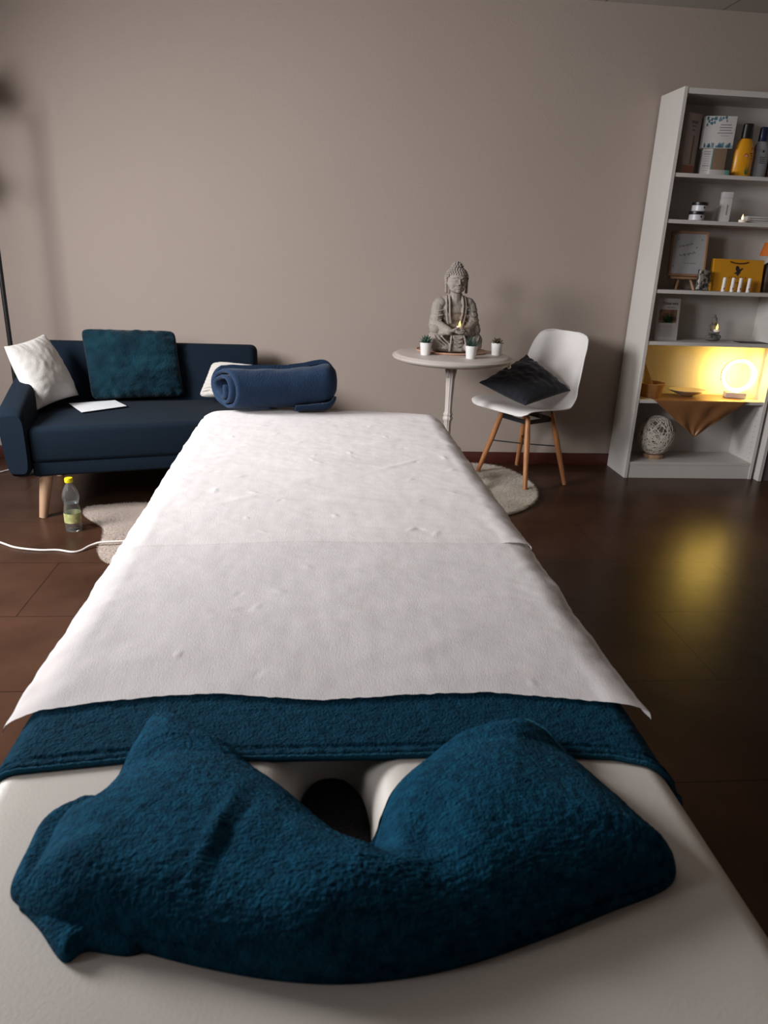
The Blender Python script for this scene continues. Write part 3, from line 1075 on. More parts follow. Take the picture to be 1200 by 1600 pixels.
sp = pyd('sheet_of_paper', [(-1.217, 3.723, .4275), (-1.019, 3.821, .4275), (-0.93, 3.688, .4275), (-1.099, 3.528, .4275),
                            (-1.217, 3.723, .4295), (-1.019, 3.821, .4295), (-0.93, 3.688, .4295), (-1.099, 3.528, .4295)],
         [(3, 2, 1, 0), (4, 5, 6, 7), (0, 1, 5, 4), (1, 2, 6, 5), (2, 3, 7, 6), (3, 0, 4, 7)], M['paper'], smooth=False)
tag(sp, 'white sheet of paper lying on the navy sofa seat', 'paper')

# ================================================================== FLOOR LAMP
LX, LY = -1.537, 3.92
fl = thing('floor_lamp', 'black floor lamp pole behind the left arm of the sofa', 'lamp', (LX, LY, 0))
lathe('base', [(0.0, 0.0), (0.050, 0.0), (0.052, 0.008), (0.048, 0.016), (0.02, 0.024), (0.0, 0.024)], M['black_metal'], fl, 40)
tube('pole', [(0, 0, 0.02), (0, 0, 1.80)], 0.0115, M['black_metal'], fl, 12)
for (dx, dy, z) in ((-0.13, -0.05, 1.86), (-0.22, 0.02, 1.52)):
    tube('arm', [(0, 0, z - 0.08), (dx * 0.5, dy * 0.5, z - 0.02), (dx, dy, z)], 0.006, M['black_metal'], fl, 8)
    bm = bmesh.new()
    b_lathe(bm, [(0.022, 0.07), (0.03, 0.066), (0.085, -0.075), (0.083, -0.075), (0.026, 0.06)], 28, (dx, dy, z), cap=False)
    fin('lamp_shade', bm, M['lamp_shade_black'], fl)
cb = tube('lamp_cord', spline([(-1.595, 3.93, 0.62), (-1.60, 3.93, 0.56), (-1.585, 3.92, 0.50), (-1.60, 3.93, 0.30), (-1.61, 3.95, 0.0085), (-1.9, 4.0, 0.0055)], 6), 0.003, M['black_metal'], None, 6)
bpy.data.objects.remove(cb)

wc = tube('white_cord', spline([(-1.80, 3.86, 0.0045), (-1.72, 3.90, 0.0045), (-1.681, 3.931, 0.0045), (-1.645, 3.985, 0.0045), (-1.58, 4.10, 0.0045)], 8), 0.0042, M['cord'], None, 8)
tag(wc, 'short end of white cord behind the left arm of the sofa', 'cord')
wc = tube('white_cord', spline([(-1.62, 3.10, .0045), (-1.42, 3.02, .0045), (-1.30, 2.94, .0045), (-1.217, 2.885, .0045), (-1.119, 2.859, .0045), (-1.044, 2.859, .0045), (-0.982, 2.839, .0045), (-0.950, 2.853, .0048), (-0.914, 2.893, .014), (-0.851, 2.905, .0225), (-0.6, 2.92, .0225), (-0.3, 2.9, .0225)], 10), 0.0044, M['cord'], None, 8)
tag(wc, 'long white cord wavering across the brown floor past the bottle', 'cord')

# ================================================================== BOTTLE
bo = thing('water_bottle', 'clear plastic water bottle with a yellow cap standing by the sofa leg', 'bottle', (-1.05, 3.10, 0))
def petal(a, z):
    return 0.05 * math.cos(5 * a) * max(0.0, 1 - z / 0.02)
bm = bmesh.new()
pr = [(0.026, 0.002), (0.032, 0.0), (0.0345, 0.012), (0.035, 0.03), (0.0345, 0.036), (0.0352, 0.040), (0.0352, 0.088), (0.0335, 0.10), (0.0300, 0.118), (0.0300, 0.126), (0.0345, 0.142), (0.0358, 0.152), (0.034, 0.166), (0.027, 0.188), (0.019, 0.204), (0.0135, 0.213), (0.0135, 0.222)]
b_lathe(bm, pr, 40, cap=True, flute=petal)
fin('bottle_body', bm, M['pet'], bo, auto=60)
lathe('water', [(0.0, 0.1245), (0.0285, 0.1245), (0.0285, 0.1255), (0.0, 0.1255)], M['pet'], bo, 32)
bm = bmesh.new()
b_lathe(bm, [(0.0357, 0.040), (0.0357, 0.083)], 40, cap=False)
fin('bottle_label', bm, M['lemon'], bo)
def knurl(a, z):
    return 0.03 * math.cos(24 * a) * (1 if z < 0.235 else 0)
bm = bmesh.new()
b_lathe(bm, [(0.0165, 0.219), (0.0168, 0.221), (0.0168, 0.234), (0.0158, 0.238), (0.0, 0.2385)], 72, flute=knurl)
bmesh.ops.remove_doubles(bm, verts=bm.verts[:], dist=1e-6)
fin('bottle_cap', bm, M['yellow'], bo)

# ================================================================== FUR RUGS
def fur_rug(name, outline, thick, blade, count, m, label, per=10, seed=1):
    rnd = random.Random(seed)
    pts = spline([(x, y, 0) for x, y in outline], per, True)
    cx = sum(p.x for p in pts) / len(pts)
    cy = sum(p.y for p in pts) / len(pts)
    o = thing(name, label, 'rug', (cx, cy, 0))
    n = len(pts)
    verts, faces = [], []
    for k, (t, z) in enumerate(((1, 0.0), (1.0, thick * 0.6), (0.97, thick), (0.6, thick), (0.3, thick))):
        for i, p in enumerate(pts):
            verts.append(((p.x - cx) * t, (p.y - cy) * t, z))
    for k in range(4):
        for i in range(n):
            faces.append((k * n + i, k * n + (i + 1) % n, (k + 1) * n + (i + 1) % n, (k + 1) * n + i))
    faces.append([4 * n + i for i in range(n)])
    pyd('backing', verts, faces, m, o, True, auto=40)
    P = np.array([[p.x - cx, p.y - cy] for p in pts])
    ang = np.unwrap(np.arctan2(P[:, 1], P[:, 0]))
    v2, f2 = [], []
    xs0, xs1, ys0, ys1 = P[:, 0].min(), P[:, 0].max(), P[:, 1].min(), P[:, 1].max()
    def inside(x, y):
        c = False
        j = n - 1
        for i in range(n):
            if (P[i, 1] > y) != (P[j, 1] > y) and x < (P[j, 0] - P[i, 0]) * (y - P[i, 1]) / (P[j, 1] - P[i, 1]) + P[i, 0]:
                c = not c
            j = i
        return c
    def add_blade(x, y, z, dx, dy, L, w):
        b = len(v2)
        px, py = -dy, dx
        l_ = math.hypot(px, py) or 1
        px, py = px / l_ * w, py / l_ * w
        up_ = L * 0.36
        v2.extend([(x - px, y - py, z), (x + px, y + py, z),
                   (x + dx * 0.5 - px * .6, y + dy * 0.5 - py * .6, z + up_ * 0.75), (x + dx * 0.5 + px * .6, y + dy * 0.5 + py * .6, z + up_ * 0.75),
                   (x + dx, y + dy, z + up_ * 0.72)])
        f2.extend([(b, b + 1, b + 3, b + 2), (b + 2, b + 3, b + 4)])
    c = 0
    while c < count:
        x, y = rnd.uniform(xs0, xs1), rnd.uniform(ys0, ys1)
        if not inside(x, y):
            continue
        a = math.atan2(y, x) + 1.6 * nz(x, y, 0, 7, seed) + rnd.uniform(-0.9, 0.9)
        L = blade * rnd.uniform(0.6, 1.15)
        add_blade(x, y, thick * 0.8, math.cos(a) * L * 0.8, math.sin(a) * L * 0.8, L, 0.0016)
        c += 1
    for i in range(int(count / 9)):
        k = rnd.randrange(n)
        q = P[k] * rnd.uniform(0.975, 1.0)
        d = q / np.linalg.norm(q)
        a = math.atan2(d[1], d[0]) + rnd.uniform(-0.7, 0.7)
        L = blade * rnd.uniform(0.5, 1.0)
        add_blade(q[0], q[1], thick * rnd.uniform(0.1, 0.8), math.cos(a) * L * 0.8, math.sin(a) * L * 0.8, L * 0.5, 0.0016)
    ob = pyd('pile', v2, f2, m, o, True)
    ob['kind'] = 'stuff'
    return o
fur_rug('sheepskin_rug', [(0.98, 4.14), (1.07, 4.10), (1.13, 4.03), (1.17, 3.91), (1.19, 3.79), (1.18, 3.64), (1.13, 3.50), (1.04, 3.38), (0.93, 3.30), (0.80, 3.26), (0.66, 3.30), (0.56, 3.45), (0.53, 3.65), (0.55, 3.87), (0.64, 4.04), (0.80, 4.13)], 0.018, 0.034, 22000, M['fur'],
        'cream long-haired sheepskin rug lying under the white chair', seed=3)
fur_rug('hide_rug', [(-0.86, 3.45), (-0.98, 3.42), (-1.075, 3.385), (-1.06, 3.28), (-0.985, 3.18), (-0.93, 3.11), (-0.90, 2.98), (-0.885, 2.86), (-0.82, 2.74), (-0.66, 2.66), (-0.45, 2.66), (-0.28, 2.76), (-0.22, 2.95), (-0.26, 3.18), (-0.40, 3.34), (-0.62, 3.42)], 0.006, 0.012, 12000, M['hide'],
        'short-haired beige hide rug on the floor between the sofa and the massage table', seed=9)

# ================================================================== PEDESTAL TABLE
BT = (0.695, 3.73)
bt = thing('pedestal_table', 'round cream painted pedestal table with a fluted iron leg', 'table', (BT[0], BT[1], 0))
lathe('tabletop', [(0.0, 0.684), (0.27, 0.684), (0.285, 0.688), (0.298, 0.694), (0.3045, 0.703), (0.3045, 0.709), (0.297, 0.7115), (0.292, 0.7150), (0.286, 0.7185), (0.278, 0.720), (0.0, 0.720)], M['cream'], bt, 96)
def flute(a, z):
    return 0.10 * abs(math.cos(5 * a)) - 0.05 if 0.06 < z < 0.67 else 0.0
bm = bmesh.new()
b_lathe(bm, [(0.030, 0.150), (0.030, 0.20), (0.020, 0.22), (0.019, 0.30), (0.0185, 0.372), (0.022, 0.376), (0.0255, 0.384), (0.0255, 0.392), (0.021, 0.397), (0.0215, 0.403), (0.0245, 0.409), (0.0215, 0.416), (0.0180, 0.424), (0.0190, 0.50), (0.0215, 0.58), (0.0225, 0.604), (0.0265, 0.618), (0.0270, 0.64), (0.0290, 0.665), (0.034, 0.684)], 60, flute=flute)
fin('column', bm, M['cream'], bt, auto=60)
# acanthus leaves round the top of the column
for k in range(4):
    a = PI / 4 + k * PI / 2
    bm = bmesh.new()
    vv = []
    for j in range(9):
        t = j / 8
        w = 0.013 * math.sin(PI * (0.12 + 0.80 * t))
        r = 0.0245 + 0.010 * t ** 2 + (0.004 if j > 6 else 0)
        z = 0.60 + 0.066 * t - (0.004 if j == 8 else 0)
        vv.append([bm.verts.new((r * math.cos(a) - s * w * math.sin(a), r * math.sin(a) + s * w * math.cos(a), z + (0.0 if s else 0.002))) for s in (-1, 0, 1)])
    for A, B in zip(vv[:-1], vv[1:]):
        bm.faces.new((A[0], A[1], B[1], B[0]))
        bm.faces.new((A[1], A[2], B[2], B[1]))
    bmesh.ops.solidify(bm, geom=bm.faces[:], thickness=0.003)
    fin('leaf_moulding', bm, M['cream'], bt)
for k in range(3):
    a = PI / 2 + k * 2 * PI / 3
    c, s = math.cos(a), math.sin(a)
    tube('foot', [(r * c, r * s, z) for r, z in [(p.x, p.z) for p in spline([(0.01, 0, 0.20), (0.07, 0, 0.175), (0.15, 0, 0.10), (0.20, 0, 0.035), (0.235, 0, 0.014)], 5)]], [0.022 - 0.0085 * i / 20 for i in range(21)], M['cream'], bt, 10)
bm = bmesh.new()
b_lathe(bm, [(0.004, -0.018), (0.009, -0.012), (0.007, 0.0)], 12, (0.27, -0.12, 0.688))
fin('clip', bm, M['silver'], bt)

ZB = 0.720
ty = thing('round_tray', 'round bamboo tray lying under the grey stone statue', 'tray', (0.705, 3.815, ZB))
bm = bmesh.new()
b_lathe(bm, [(0.0, 0.0), (0.176, 0.0), (0.182, 0.003), (0.185, 0.010), (0.181, 0.0112), (0.176, 0.0075), (0.0, 0.0070)], 72)
bmesh.ops.remove_doubles(bm, verts=bm.verts[:], dist=1e-6)
for v in bm.verts:
    v.co.y *= 0.80
fin('tray', bm, M['tray'], ty)

# ================================================================== STATUE
ST = Vector((0.705, 3.80, ZB + 0.0075))
stt = thing('seated_statue', 'large grey stone meditating statue with curled hair, seated on the pedestal table', 'statue', ST, math.radians(6))
S_ = 1.0
def E3(x, y, z):
    from mathutils import Euler
    return Euler((x, y, z))
bm = bmesh.new()
# lap, thighs and shins
blob(bm, (0, 0.025, 0.050), (0.105, 0.075, 0.055))
for s in (-1, 1):
    blob(bm, (s * 0.102, -0.030, 0.052), (0.046, 0.055, 0.050))
    blob(bm, (s * 0.078, -0.005, 0.060), (0.055, 0.065, 0.048))
    capsule(bm, (s * 0.112, -0.045, 0.035), (-s * 0.035, -0.082, 0.026), 0.033, 0.024)
blob(bm, (0.0, -0.060, 0.030), (0.075, 0.045, 0.028))
blob(bm, (-0.045, -0.095, 0.028), (0.040, 0.016, 0.013), E3(0, 0, 0.25))
# torso
for z, rx, ry, y in ((0.09, 0.078, 0.058, 0.020), (0.13, 0.070, 0.050, 0.020), (0.17, 0.074, 0.050, 0.018), (0.205, 0.082, 0.050, 0.016), (0.232, 0.080, 0.042, 0.016)):
    blob(bm, (0, y, z), (rx, ry, 0.042))
for s in (-1, 1):
    blob(bm, (s * 0.072, 0.014, 0.238), (0.034, 0.034, 0.028))
    blob(bm, (s * 0.040, 0.012, 0.254), (0.034, 0.026, 0.020))
    # sleeve: upper arm, elbow, forearm, hanging cuff
    capsule(bm, (s * 0.085, 0.010, 0.225), (s * 0.100, -0.008, 0.130), 0.031, 0.034)
    capsule(bm, (s * 0.100, -0.012, 0.130), (s * 0.048, -0.088, 0.107), 0.034, 0.021)
    blob(bm, (s * 0.094, -0.022, 0.112), (0.036, 0.050, 0.032), E3(0.1, 0, s * 0.5))
    blob(bm, (s * 0.070, -0.068, 0.098), (0.026, 0.022, 0.015), E3(0, 0, s * 0.6))
capsule(bm, (0, 0.010, 0.245), (0, 0.004, 0.305), 0.036, 0.031)
for s in (-1, 1):
    blob(bm, (s * 0.030, 0.012, 0.262), (0.032, 0.024, 0.018), E3(0, s * 0.45, 0))
# robe bands and folds
for s in (-1, 1):
    bp = spline([(s * 0.030, 0.002, 0.283), (s * 0.034, -0.018, 0.260), (s * 0.035, -0.034, 0.225), (s * 0.032, -0.036, 0.180), (s * 0.024, -0.034, 0.140)], 6)
    b_tube(bm, bp, 0.0062, 8)
    bp = spline([(s * 0.046, 0.000, 0.274), (s * 0.050, -0.020, 0.250), (s * 0.051, -0.032, 0.215), (s * 0.047, -0.034, 0.170), (s * 0.038, -0.034, 0.130)], 6)
    b_tube(bm, bp, 0.0050, 8)
    for q in range(4):
        z0 = 0.215 - 0.026 * q
        bp = spline([(s * (0.060 + 0.006 * q), -0.030, z0 - 0.006), (s * (0.092 + 0.004 * q), -0.030 - 0.004 * q, z0 - 0.014), (s * (0.118 + 0.005 * q), -0.004 - 0.008 * q, z0 - 0.004)], 6)
        b_tube(bm, bp, 0.0034, 6)
    for q in range(3):
        bp = spline([(s * (0.118 - 0.02 * q), -0.070, 0.085 - 0.002 * q), (s * (0.105 - 0.022 * q), -0.090, 0.060), (s * (0.070 - 0.024 * q), -0.098, 0.035)], 6)
        b_tube(bm, bp, 0.0034, 6)
# cloth fall in the middle of the lap
b_box(bm, (0.0, -0.088, 0.048), (0.062, 0.026, 0.086), 0.010, 2, E3(-0.18, 0, 0))
for sx in (-0.034, 0.034):
    b_tube(bm, spline([(sx * 0.9, -0.082, 0.094), (sx * 1.1, -0.103, 0.060), (sx * 1.3, -0.112, 0.010)], 5), 0.0055, 8)
for q in range(3):
    b_tube(bm, spline([(-0.026, -0.098, 0.078 - 0.019 * q), (0, -0.106 - 0.002 * q, 0.070 - 0.019 * q), (0.026, -0.098, 0.078 - 0.019 * q)], 5), 0.0032, 6)
# hands, one resting in the other, fingers side by side
for s, z in ((-1, 0.112), (1, 0.103)):
    blob(bm, (s * 0.026, -0.100, z), (0.022, 0.016, 0.008), E3(0.15, 0, -s * 0.35))
    for k in range(4):
        y = -0.1185 + 0.0092 * k
        ln = (0.030, 0.036, 0.034, 0.027)[k]
        p0 = Vector((s * 0.016, y, z))
        capsule(bm, p0, p0 + Vector((-s * ln * 0.55, -0.001, -0.003)), 0.0050, 0.0047, 8)
        capsule(bm, p0 + Vector((-s * ln * 0.55, -0.001, -0.003)), p0 + Vector((-s * ln, 0.001, 0.0015)), 0.0047, 0.0038, 8)
    capsule(bm, (s * 0.032, -0.108, z + 0.004), (s * 0.020, -0.122, z + 0.012), 0.0055, 0.0050, 8)
    capsule(bm, (s * 0.020, -0.122, z + 0.012), (s * 0.007, -0.124, z + 0.015), 0.0050, 0.0040, 8)
remesh('body', bm, 0.0021, M['stone'], stt, 6)
# head
bm = bmesh.new()
HC = Vector((0, -0.006, 0.352))
HS = 1.10
blob(bm, HC, (0.0460, 0.047, 0.056), sub=4)
blob(bm, HC + Vector((0, -0.014, -0.032)), (0.036, 0.030, 0.026))
blob(bm, HC + Vector((0, -0.036, -0.047)), (0.013, 0.010, 0.009))
for s in (-1, 1):
    blob(bm, HC + Vector((s * 0.0225, -0.0275, -0.018)), (0.014, 0.012, 0.020))
    # brow ridge, lid, lash line
    b_tube(bm, spline([HC + Vector((s * 0.005, -0.0465, 0.010)), HC + Vector((s * 0.017, -0.0455, 0.0175)), HC + Vector((s * 0.031, -0.034, 0.011))], 5), 0.0026, 6)
    blob(bm, HC + Vector((s * 0.0175, -0.0405, 0.003)), (0.0098, 0.0052, 0.0048), E3(0, 0, s * 0.35))
    b_tube(bm, spline([HC + Vector((s * 0.008, -0.0455, 0.001)), HC + Vector((s * 0.018, -0.0455, -0.0025)), HC + Vector((s * 0.028, -0.038, 0.001))], 5), 0.0013, 6)
    # long ears
    capsule(bm, HC + Vector((s * 0.0485, 0.004, 0.012)), HC + Vector((s * 0.0495, 0.002, -0.022)), 0.0065, 0.0055)
    capsule(bm, HC + Vector((s * 0.0495, 0.002, -0.022)), HC + Vector((s * 0.0475, -0.002, -0.052)), 0.0050, 0.0072)
    blob(bm, HC + Vector((s * 0.0058, -0.0485, -0.0165)), (0.0042, 0.0045, 0.0038))
b_tube(bm, [HC + Vector((0, -0.0445, 0.014)), HC + Vector((0, -0.0490, 0.002)), HC + Vector((0, -0.0535, -0.010)), HC + Vector((0, -0.0545, -0.0155))], [0.0035, 0.0036, 0.0042, 0.0046], 8)
blob(bm, HC + Vector((0, -0.0435, -0.0285)), (0.0125, 0.0060, 0.0028))
blob(bm, HC + Vector((0, -0.0425, -0.0340)), (0.0100, 0.0065, 0.0034))
blob(bm, HC + Vector((0, 0.012, 0.010)), (0.0495, 0.044, 0.050))
HM = Matrix.Translation((0, -0.006, 0.346)) @ Matrix.Diagonal((HS, HS, 1.04, 1)) @ Matrix.Translation(-HC)
bmesh.ops.transform(bm, matrix=HM, verts=bm.verts[:])
hd = remesh('head', bm, 0.0014, M['stone'], stt, 4)
# curls
bm = bmesh.new()
rnd = random.Random(2)
def curls(c, r, zmin, nrow, size, front):
    for k in range(nrow):
        el = zmin + (PI / 2 - zmin) * k / (nrow - 1)
        cnt = max(1, int(2 * PI * r[0] * math.cos(el) / (size * 1.9)))
        for i in range(cnt):
            a = 2 * PI * (i + 0.5 * (k % 2)) / cnt
            d = Vector((math.cos(el) * math.cos(a), math.cos(el) * math.sin(a), math.sin(el)))
            p = Vector(c) + Vector((d.x * r[0], d.y * r[1], d.z * r[2]))
            if front and d.y < -0.25 and p.z < HC.z + 0.030 - 0.012 * (abs(d.x)):
                continue
            b0 = len(bm.verts)
            bmesh.ops.create_uvsphere(bm, u_segments=8, v_segments=6, radius=size, matrix=Matrix.Translation(p))
curls(HC + Vector((0, 0.008, 0.012)), (0.0510, 0.0480, 0.050), -0.42, 11, 0.0060, True)
curls(HC + Vector((0, 0.010, 0.058)), (0.0255, 0.0250, 0.026), -0.1, 5, 0.0058, False)
blob(bm, HC + Vector((0, 0.010, 0.058)), (0.025, 0.0245, 0.025))
bmesh.ops.transform(bm, matrix=HM, verts=bm.verts[:])
fin('curled_hair', bm, M['stone'], stt)

# ---- candle in its glass globe, held in the statue's hands
import math as _m
def flame_prof(r, h):
    return [(0.0, 0.0), (r * 0.6, h * 0.06), (r, h * 0.25), (r * 0.85, h * 0.45), (r * 0.45, h * 0.72), (r * 0.15, h * 0.92), (0.0, h)]
def lath2(name, prof, m, parent, n=24, c=(0, 0, 0), **k):
    bm = bmesh.new()
    b_lathe(bm, prof, n, c)
    bmesh.ops.remove_doubles(bm, verts=bm.verts[:], dist=1e-6)
    return fin(name, bm, m, parent, **k)
hand = Matrix.Rotation(math.radians(6), 4, 'Z') @ Vector((0.0, -0.108, 0.1195))
GC = ST + hand
gl = thing('glass_globe', 'clear glass globe lantern in the lap of the large stone statue', 'candle holder', GC)
bm = bmesh.new()
gp = []
for k in range(0, 25):
    a = -1.22 + (1.22 + 1.02) * k / 24
    gp.append((0.0435 * math.cos(a), 0.0415 + 0.0435 * math.sin(a)))
gp = [(0.0, 0.0007)] + gp
b_lathe(bm, gp, 48, cap=False)
bmesh.ops.remove_doubles(bm, verts=bm.verts[:], dist=1e-6)
fin('globe', bm, M['globe'], gl)
bm = bmesh.new()
b_tube(bm, [(gp[-1][0] * math.cos(a), gp[-1][0] * math.sin(a), gp[-1][1]) for a in [2 * PI * i / 40 for i in range(40)]], 0.0013, 6, closed=True)
fin('rim', bm, M['globe'], gl)

def tealight(loc, label, r=0.019, h=0.015, fr=0.0062, fh=0.026, fm=None, group=None):
    o = thing('tealight', label, 'candle', loc, 0, group)
    lath2('cup', [(0.0, 0.0), (r * 0.97, 0.0), (r, h * 0.1), (r, h * 0.96), (r * 0.94, h), (r * 0.3, h * 0.93), (0.0, h * 0.95)], M['wax'], o, 32)
    lath2('flame', flame_prof(fr, fh), fm or M['flame'], o, 16, (0, 0, h * 0.9))
    return o
tealight(GC + Vector((0, 0, 0.0016)), 'white electric tealight with a yellow flame inside the glass globe', r=0.0150)

# ================================================================== POTTED SUCCULENTS
def leaf(bm, base, direc, L, w, th, curl=0.3, n=7):
    base = Vector(base)
    d = Vector(direc).normalized()
    side = d.cross(Vector((0, 0, 1)))
    if side.length < 1e-3:
        side = Vector((1, 0, 0))
    side.normalize()
    up_ = side.cross(d).normalized()
    rings = []
    for i in range(n):
        t = i / (n - 1)
        p = base + d * (L * t) + Vector((0, 0, 1)) * (curl * L * t * t)
        ww = w * (math.sin(PI * min(0.97, 0.16 + 0.84 * t)) ** 0.8 if w > 0.004 else (1 - t) ** 0.7 + 0.05)
        tt = th * (1 - 0.85 * t)
        rings.append([bm.verts.new(p + side * ww), bm.verts.new(p + up_ * tt * 0.4), bm.verts.new(p - side * ww), bm.verts.new(p - up_ * tt)])
    for a, b in zip(rings[:-1], rings[1:]):
        for k in range(4):
            bm.faces.new((a[k], a[(k + 1) % 4], b[(k + 1) % 4], b[k]))
    bm.faces.new(rings[0][::-1])
    bm.faces.new(rings[-1])

def pot(loc, label, kind):
    o = thing('potted_succulent', label, 'potted plant', loc, 0, 'potted succulents on the pedestal table')
    lath2('pot', [(0.0, 0.0), (0.0225, 0.0), (0.0240, 0.002), (0.0292, 0.056), (0.0296, 0.0605), (0.0287, 0.0615), (0.0275, 0.060), (0.0268, 0.050), (0.0, 0.050)], M['ceramic'], o, 40)
    lath2('soil', [(0.0, 0.0505), (0.0266, 0.0505), (0.0266, 0.054), (0.0, 0.055)], M['soil'], o, 24)
    rnd = random.Random(len(label))
    bm = bmesh.new()
    if kind == 'rosette':
        for lay, (el, cnt, L) in enumerate(((0.20, 9, 0.033), (0.55, 8, 0.034), (0.95, 7, 0.033), (1.30, 4, 0.029))):
            for i in range(cnt):
                a = 2 * PI * (i + 0.5 * (lay % 2)) / cnt + rnd.uniform(-0.12, 0.12)
                leaf(bm, (0.004 * math.cos(a), 0.004 * math.sin(a), 0.055 + 0.004 * lay), (math.cos(a) * math.cos(el), math.sin(a) * math.cos(el), math.sin(el)), L, 0.0080, 0.005, 0.10)
        mm = M['green']
    elif kind == 'aloe':
        for i in range(22):
            a = 2 * PI * i / 22 * 5.3
            el = rnd.uniform(0.75, 1.45) if i % 3 else rnd.uniform(0.55, 0.85)
            leaf(bm, (0.006 * math.cos(a), 0.006 * math.sin(a), 0.054), (math.cos(a) * math.cos(el), math.sin(a) * math.cos(el), math.sin(el)), rnd.uniform(0.045, 0.062), 0.0039, 0.0035, 0.05)
        mm = M['green2']
    else:
        for lay, (el, cnt, L) in enumerate(((0.12, 10, 0.034), (0.42, 9, 0.030), (0.8, 6, 0.024))):
            for i in range(cnt):
                a = 2 * PI * (i + 0.5 * (lay % 2)) / cnt + rnd.uniform(-0.15, 0.15)
                leaf(bm, (0.003 * math.cos(a), 0.003 * math.sin(a), 0.056 + 0.005 * lay), (math.cos(a) * math.cos(el), math.sin(a) * math.cos(el), math.sin(el)), L, 0.0085, 0.004, 0.06)
        mm = M['olive']
    fin('leaves', bm, mm, o, auto=None)
    return o
pot((0.549, 3.672, ZB), 'small white pot with a plump green rosette succulent, left of the large statue', 'rosette')
pot((0.762, 3.585, ZB), 'small white pot with spiky upright dark leaves, in front of the large statue', 'aloe')
pot((0.925, 3.735, ZB), 'small white pot with a low olive brown succulent, right of the large statue', 'olive')

# ================================================================== CHAIR
ch = thing('shell_chair', 'white moulded plastic shell chair on splayed beech legs beside the pedestal table', 'chair', (1.17, 3.90, 0), math.radians(-60))
def shell():
    # side profile (depth y, height z); front is -y
    prof = spline([(0, -0.234, 0.420), (0, -0.228, 0.434), (0, -0.195, 0.443), (0, -0.12, 0.438), (0, -0.03, 0.426), (0, 0.06, 0.418), (0, 0.125, 0.432), (0, 0.172, 0.475), (0, 0.196, 0.545), (0, 0.214, 0.63), (0, 0.232, 0.715), (0, 0.250, 0.785), (0, 0.260, 0.822)], 5)
    nvv = len(prof)
    nu = 41
    verts = []
    for j, p in enumerate(prof):
        t = j / (nvv - 1)
        hw = interp([(0, 0.150), (0.03, 0.185), (0.10, 0.215), (0.25, 0.230), (0.45, 0.232), (0.60, 0.222), (0.75, 0.208), (0.86, 0.195), (0.93, 0.176), (0.97, 0.150), (1.0, 0.095)], t)
        rise = interp([(0, 0.0), (0.06, 0.002), (0.2, 0.012), (0.40, 0.030), (0.55, 0.030), (0.65, 0.010), (1.0, 0.0)], t)
        fwd = interp([(0, 0.0), (0.40, 0.0), (0.52, 0.035), (0.66, 0.058), (0.82, 0.050), (1.0, 0.022)], t)
        for i in range(nu):
            u = -1 + 2 * i / (nu - 1)
            uu = math.copysign(abs(u) ** 0.9, u)
            e = abs(u) ** 2.6
            verts.append((uu * hw, p.y - fwd * e, p.z + rise * e))
    me = pyd('seat_shell', verts, grid_faces(nu, nvv), M['plastic'], ch)
    s = me.modifiers.new('thick', 'SOLIDIFY')
    s.thickness = 0.006
    s.offset = 0
    return me
shell()
# rim lip
legs = [(-0.19, -0.158), (0.19, -0.158), (0.19, 0.158), (-0.19, 0.158)]
for (x, y) in legs:
    tx, ty_ = x * 0.50, y * 0.58
    ztop = 0.395
    zb = 0.019 if (x > 0 and y < 0) or (x < 0 and y < 0) or (x < 0 and y > 0) else 0.0
    tube('leg', [(tx, ty_, ztop), (tx + (x - tx) * 0.367, ty_ + (y - ty_) * 0.367, ztop + (zb - ztop) * 0.367), (x, y, zb)], [0.0125, 0.0165, 0.0115], M['wood_o'], ch, 16)
bm = bmesh.new()
T_ = [(x * 0.52, y * 0.60, 0.362) for x, y in legs]
for i in range(4):
    a, b_ = Vector(T_[i]), Vector(T_[(i + 1) % 4])
    mid = (a + b_) / 2
    d = b_ - a
    from mathutils import Euler
    b_box(bm, mid, (d.length, 0.004, 0.024), 0.0, 1, Euler((0, 0, math.atan2(d.y, d.x))))
b_box(bm, (0, 0, 0.385), (0.20, 0.030, 0.012), 0.002)
b_box(bm, (0, 0, 0.385), (0.030, 0.20, 0.012), 0.002)
b_lathe(bm, [(0.02, 0.385), (0.02, 0.420)], 16)
for i in range(4):
    a = Vector(T_[i])
    b_tube(bm, [a + Vector((0, 0, -0.01)), a + Vector((0, 0, 0.03)), Vector((a.x * 0.85, a.y * 0.85, 0.418))], 0.005, 8)
fin('under_seat_frame', bm, M['black_metal'], ch)
bm = bmesh.new()
W_ = [Vector((x * (0.66 + 0.34 * 0.12), y * (0.70 + 0.30 * 0.12), 0.215)) for x, y in legs]
for i in range(4):
    b_tube(bm, [W_[i] + Vector((0, 0, 0.02)), W_[i], Vector((W_[i].x * 0.1, W_[i].y * 0.1, 0.212))], 0.0035, 8)
    b_lathe(bm, [(0.006, -0.004), (0.006, 0.006)], 10, W_[i] + Vector((0, 0, 0.02)))
b_lathe(bm, [(0.012, 0.208), (0.012, 0.216)], 12)
fin('cross_brace', bm, M['black_metal'], ch)
pillow('seat_cushion', [(1.165, 4.015, .690), (1.392, 3.865, .522), (1.085, 3.665, .475), (0.872, 3.855, .555)], 0.062, M['slate'],
       'dark slate grey velvet cushion lying crooked on the white chair', 'cushion', seed=11.0, wr=0.010, n=60, pinch=0.09)

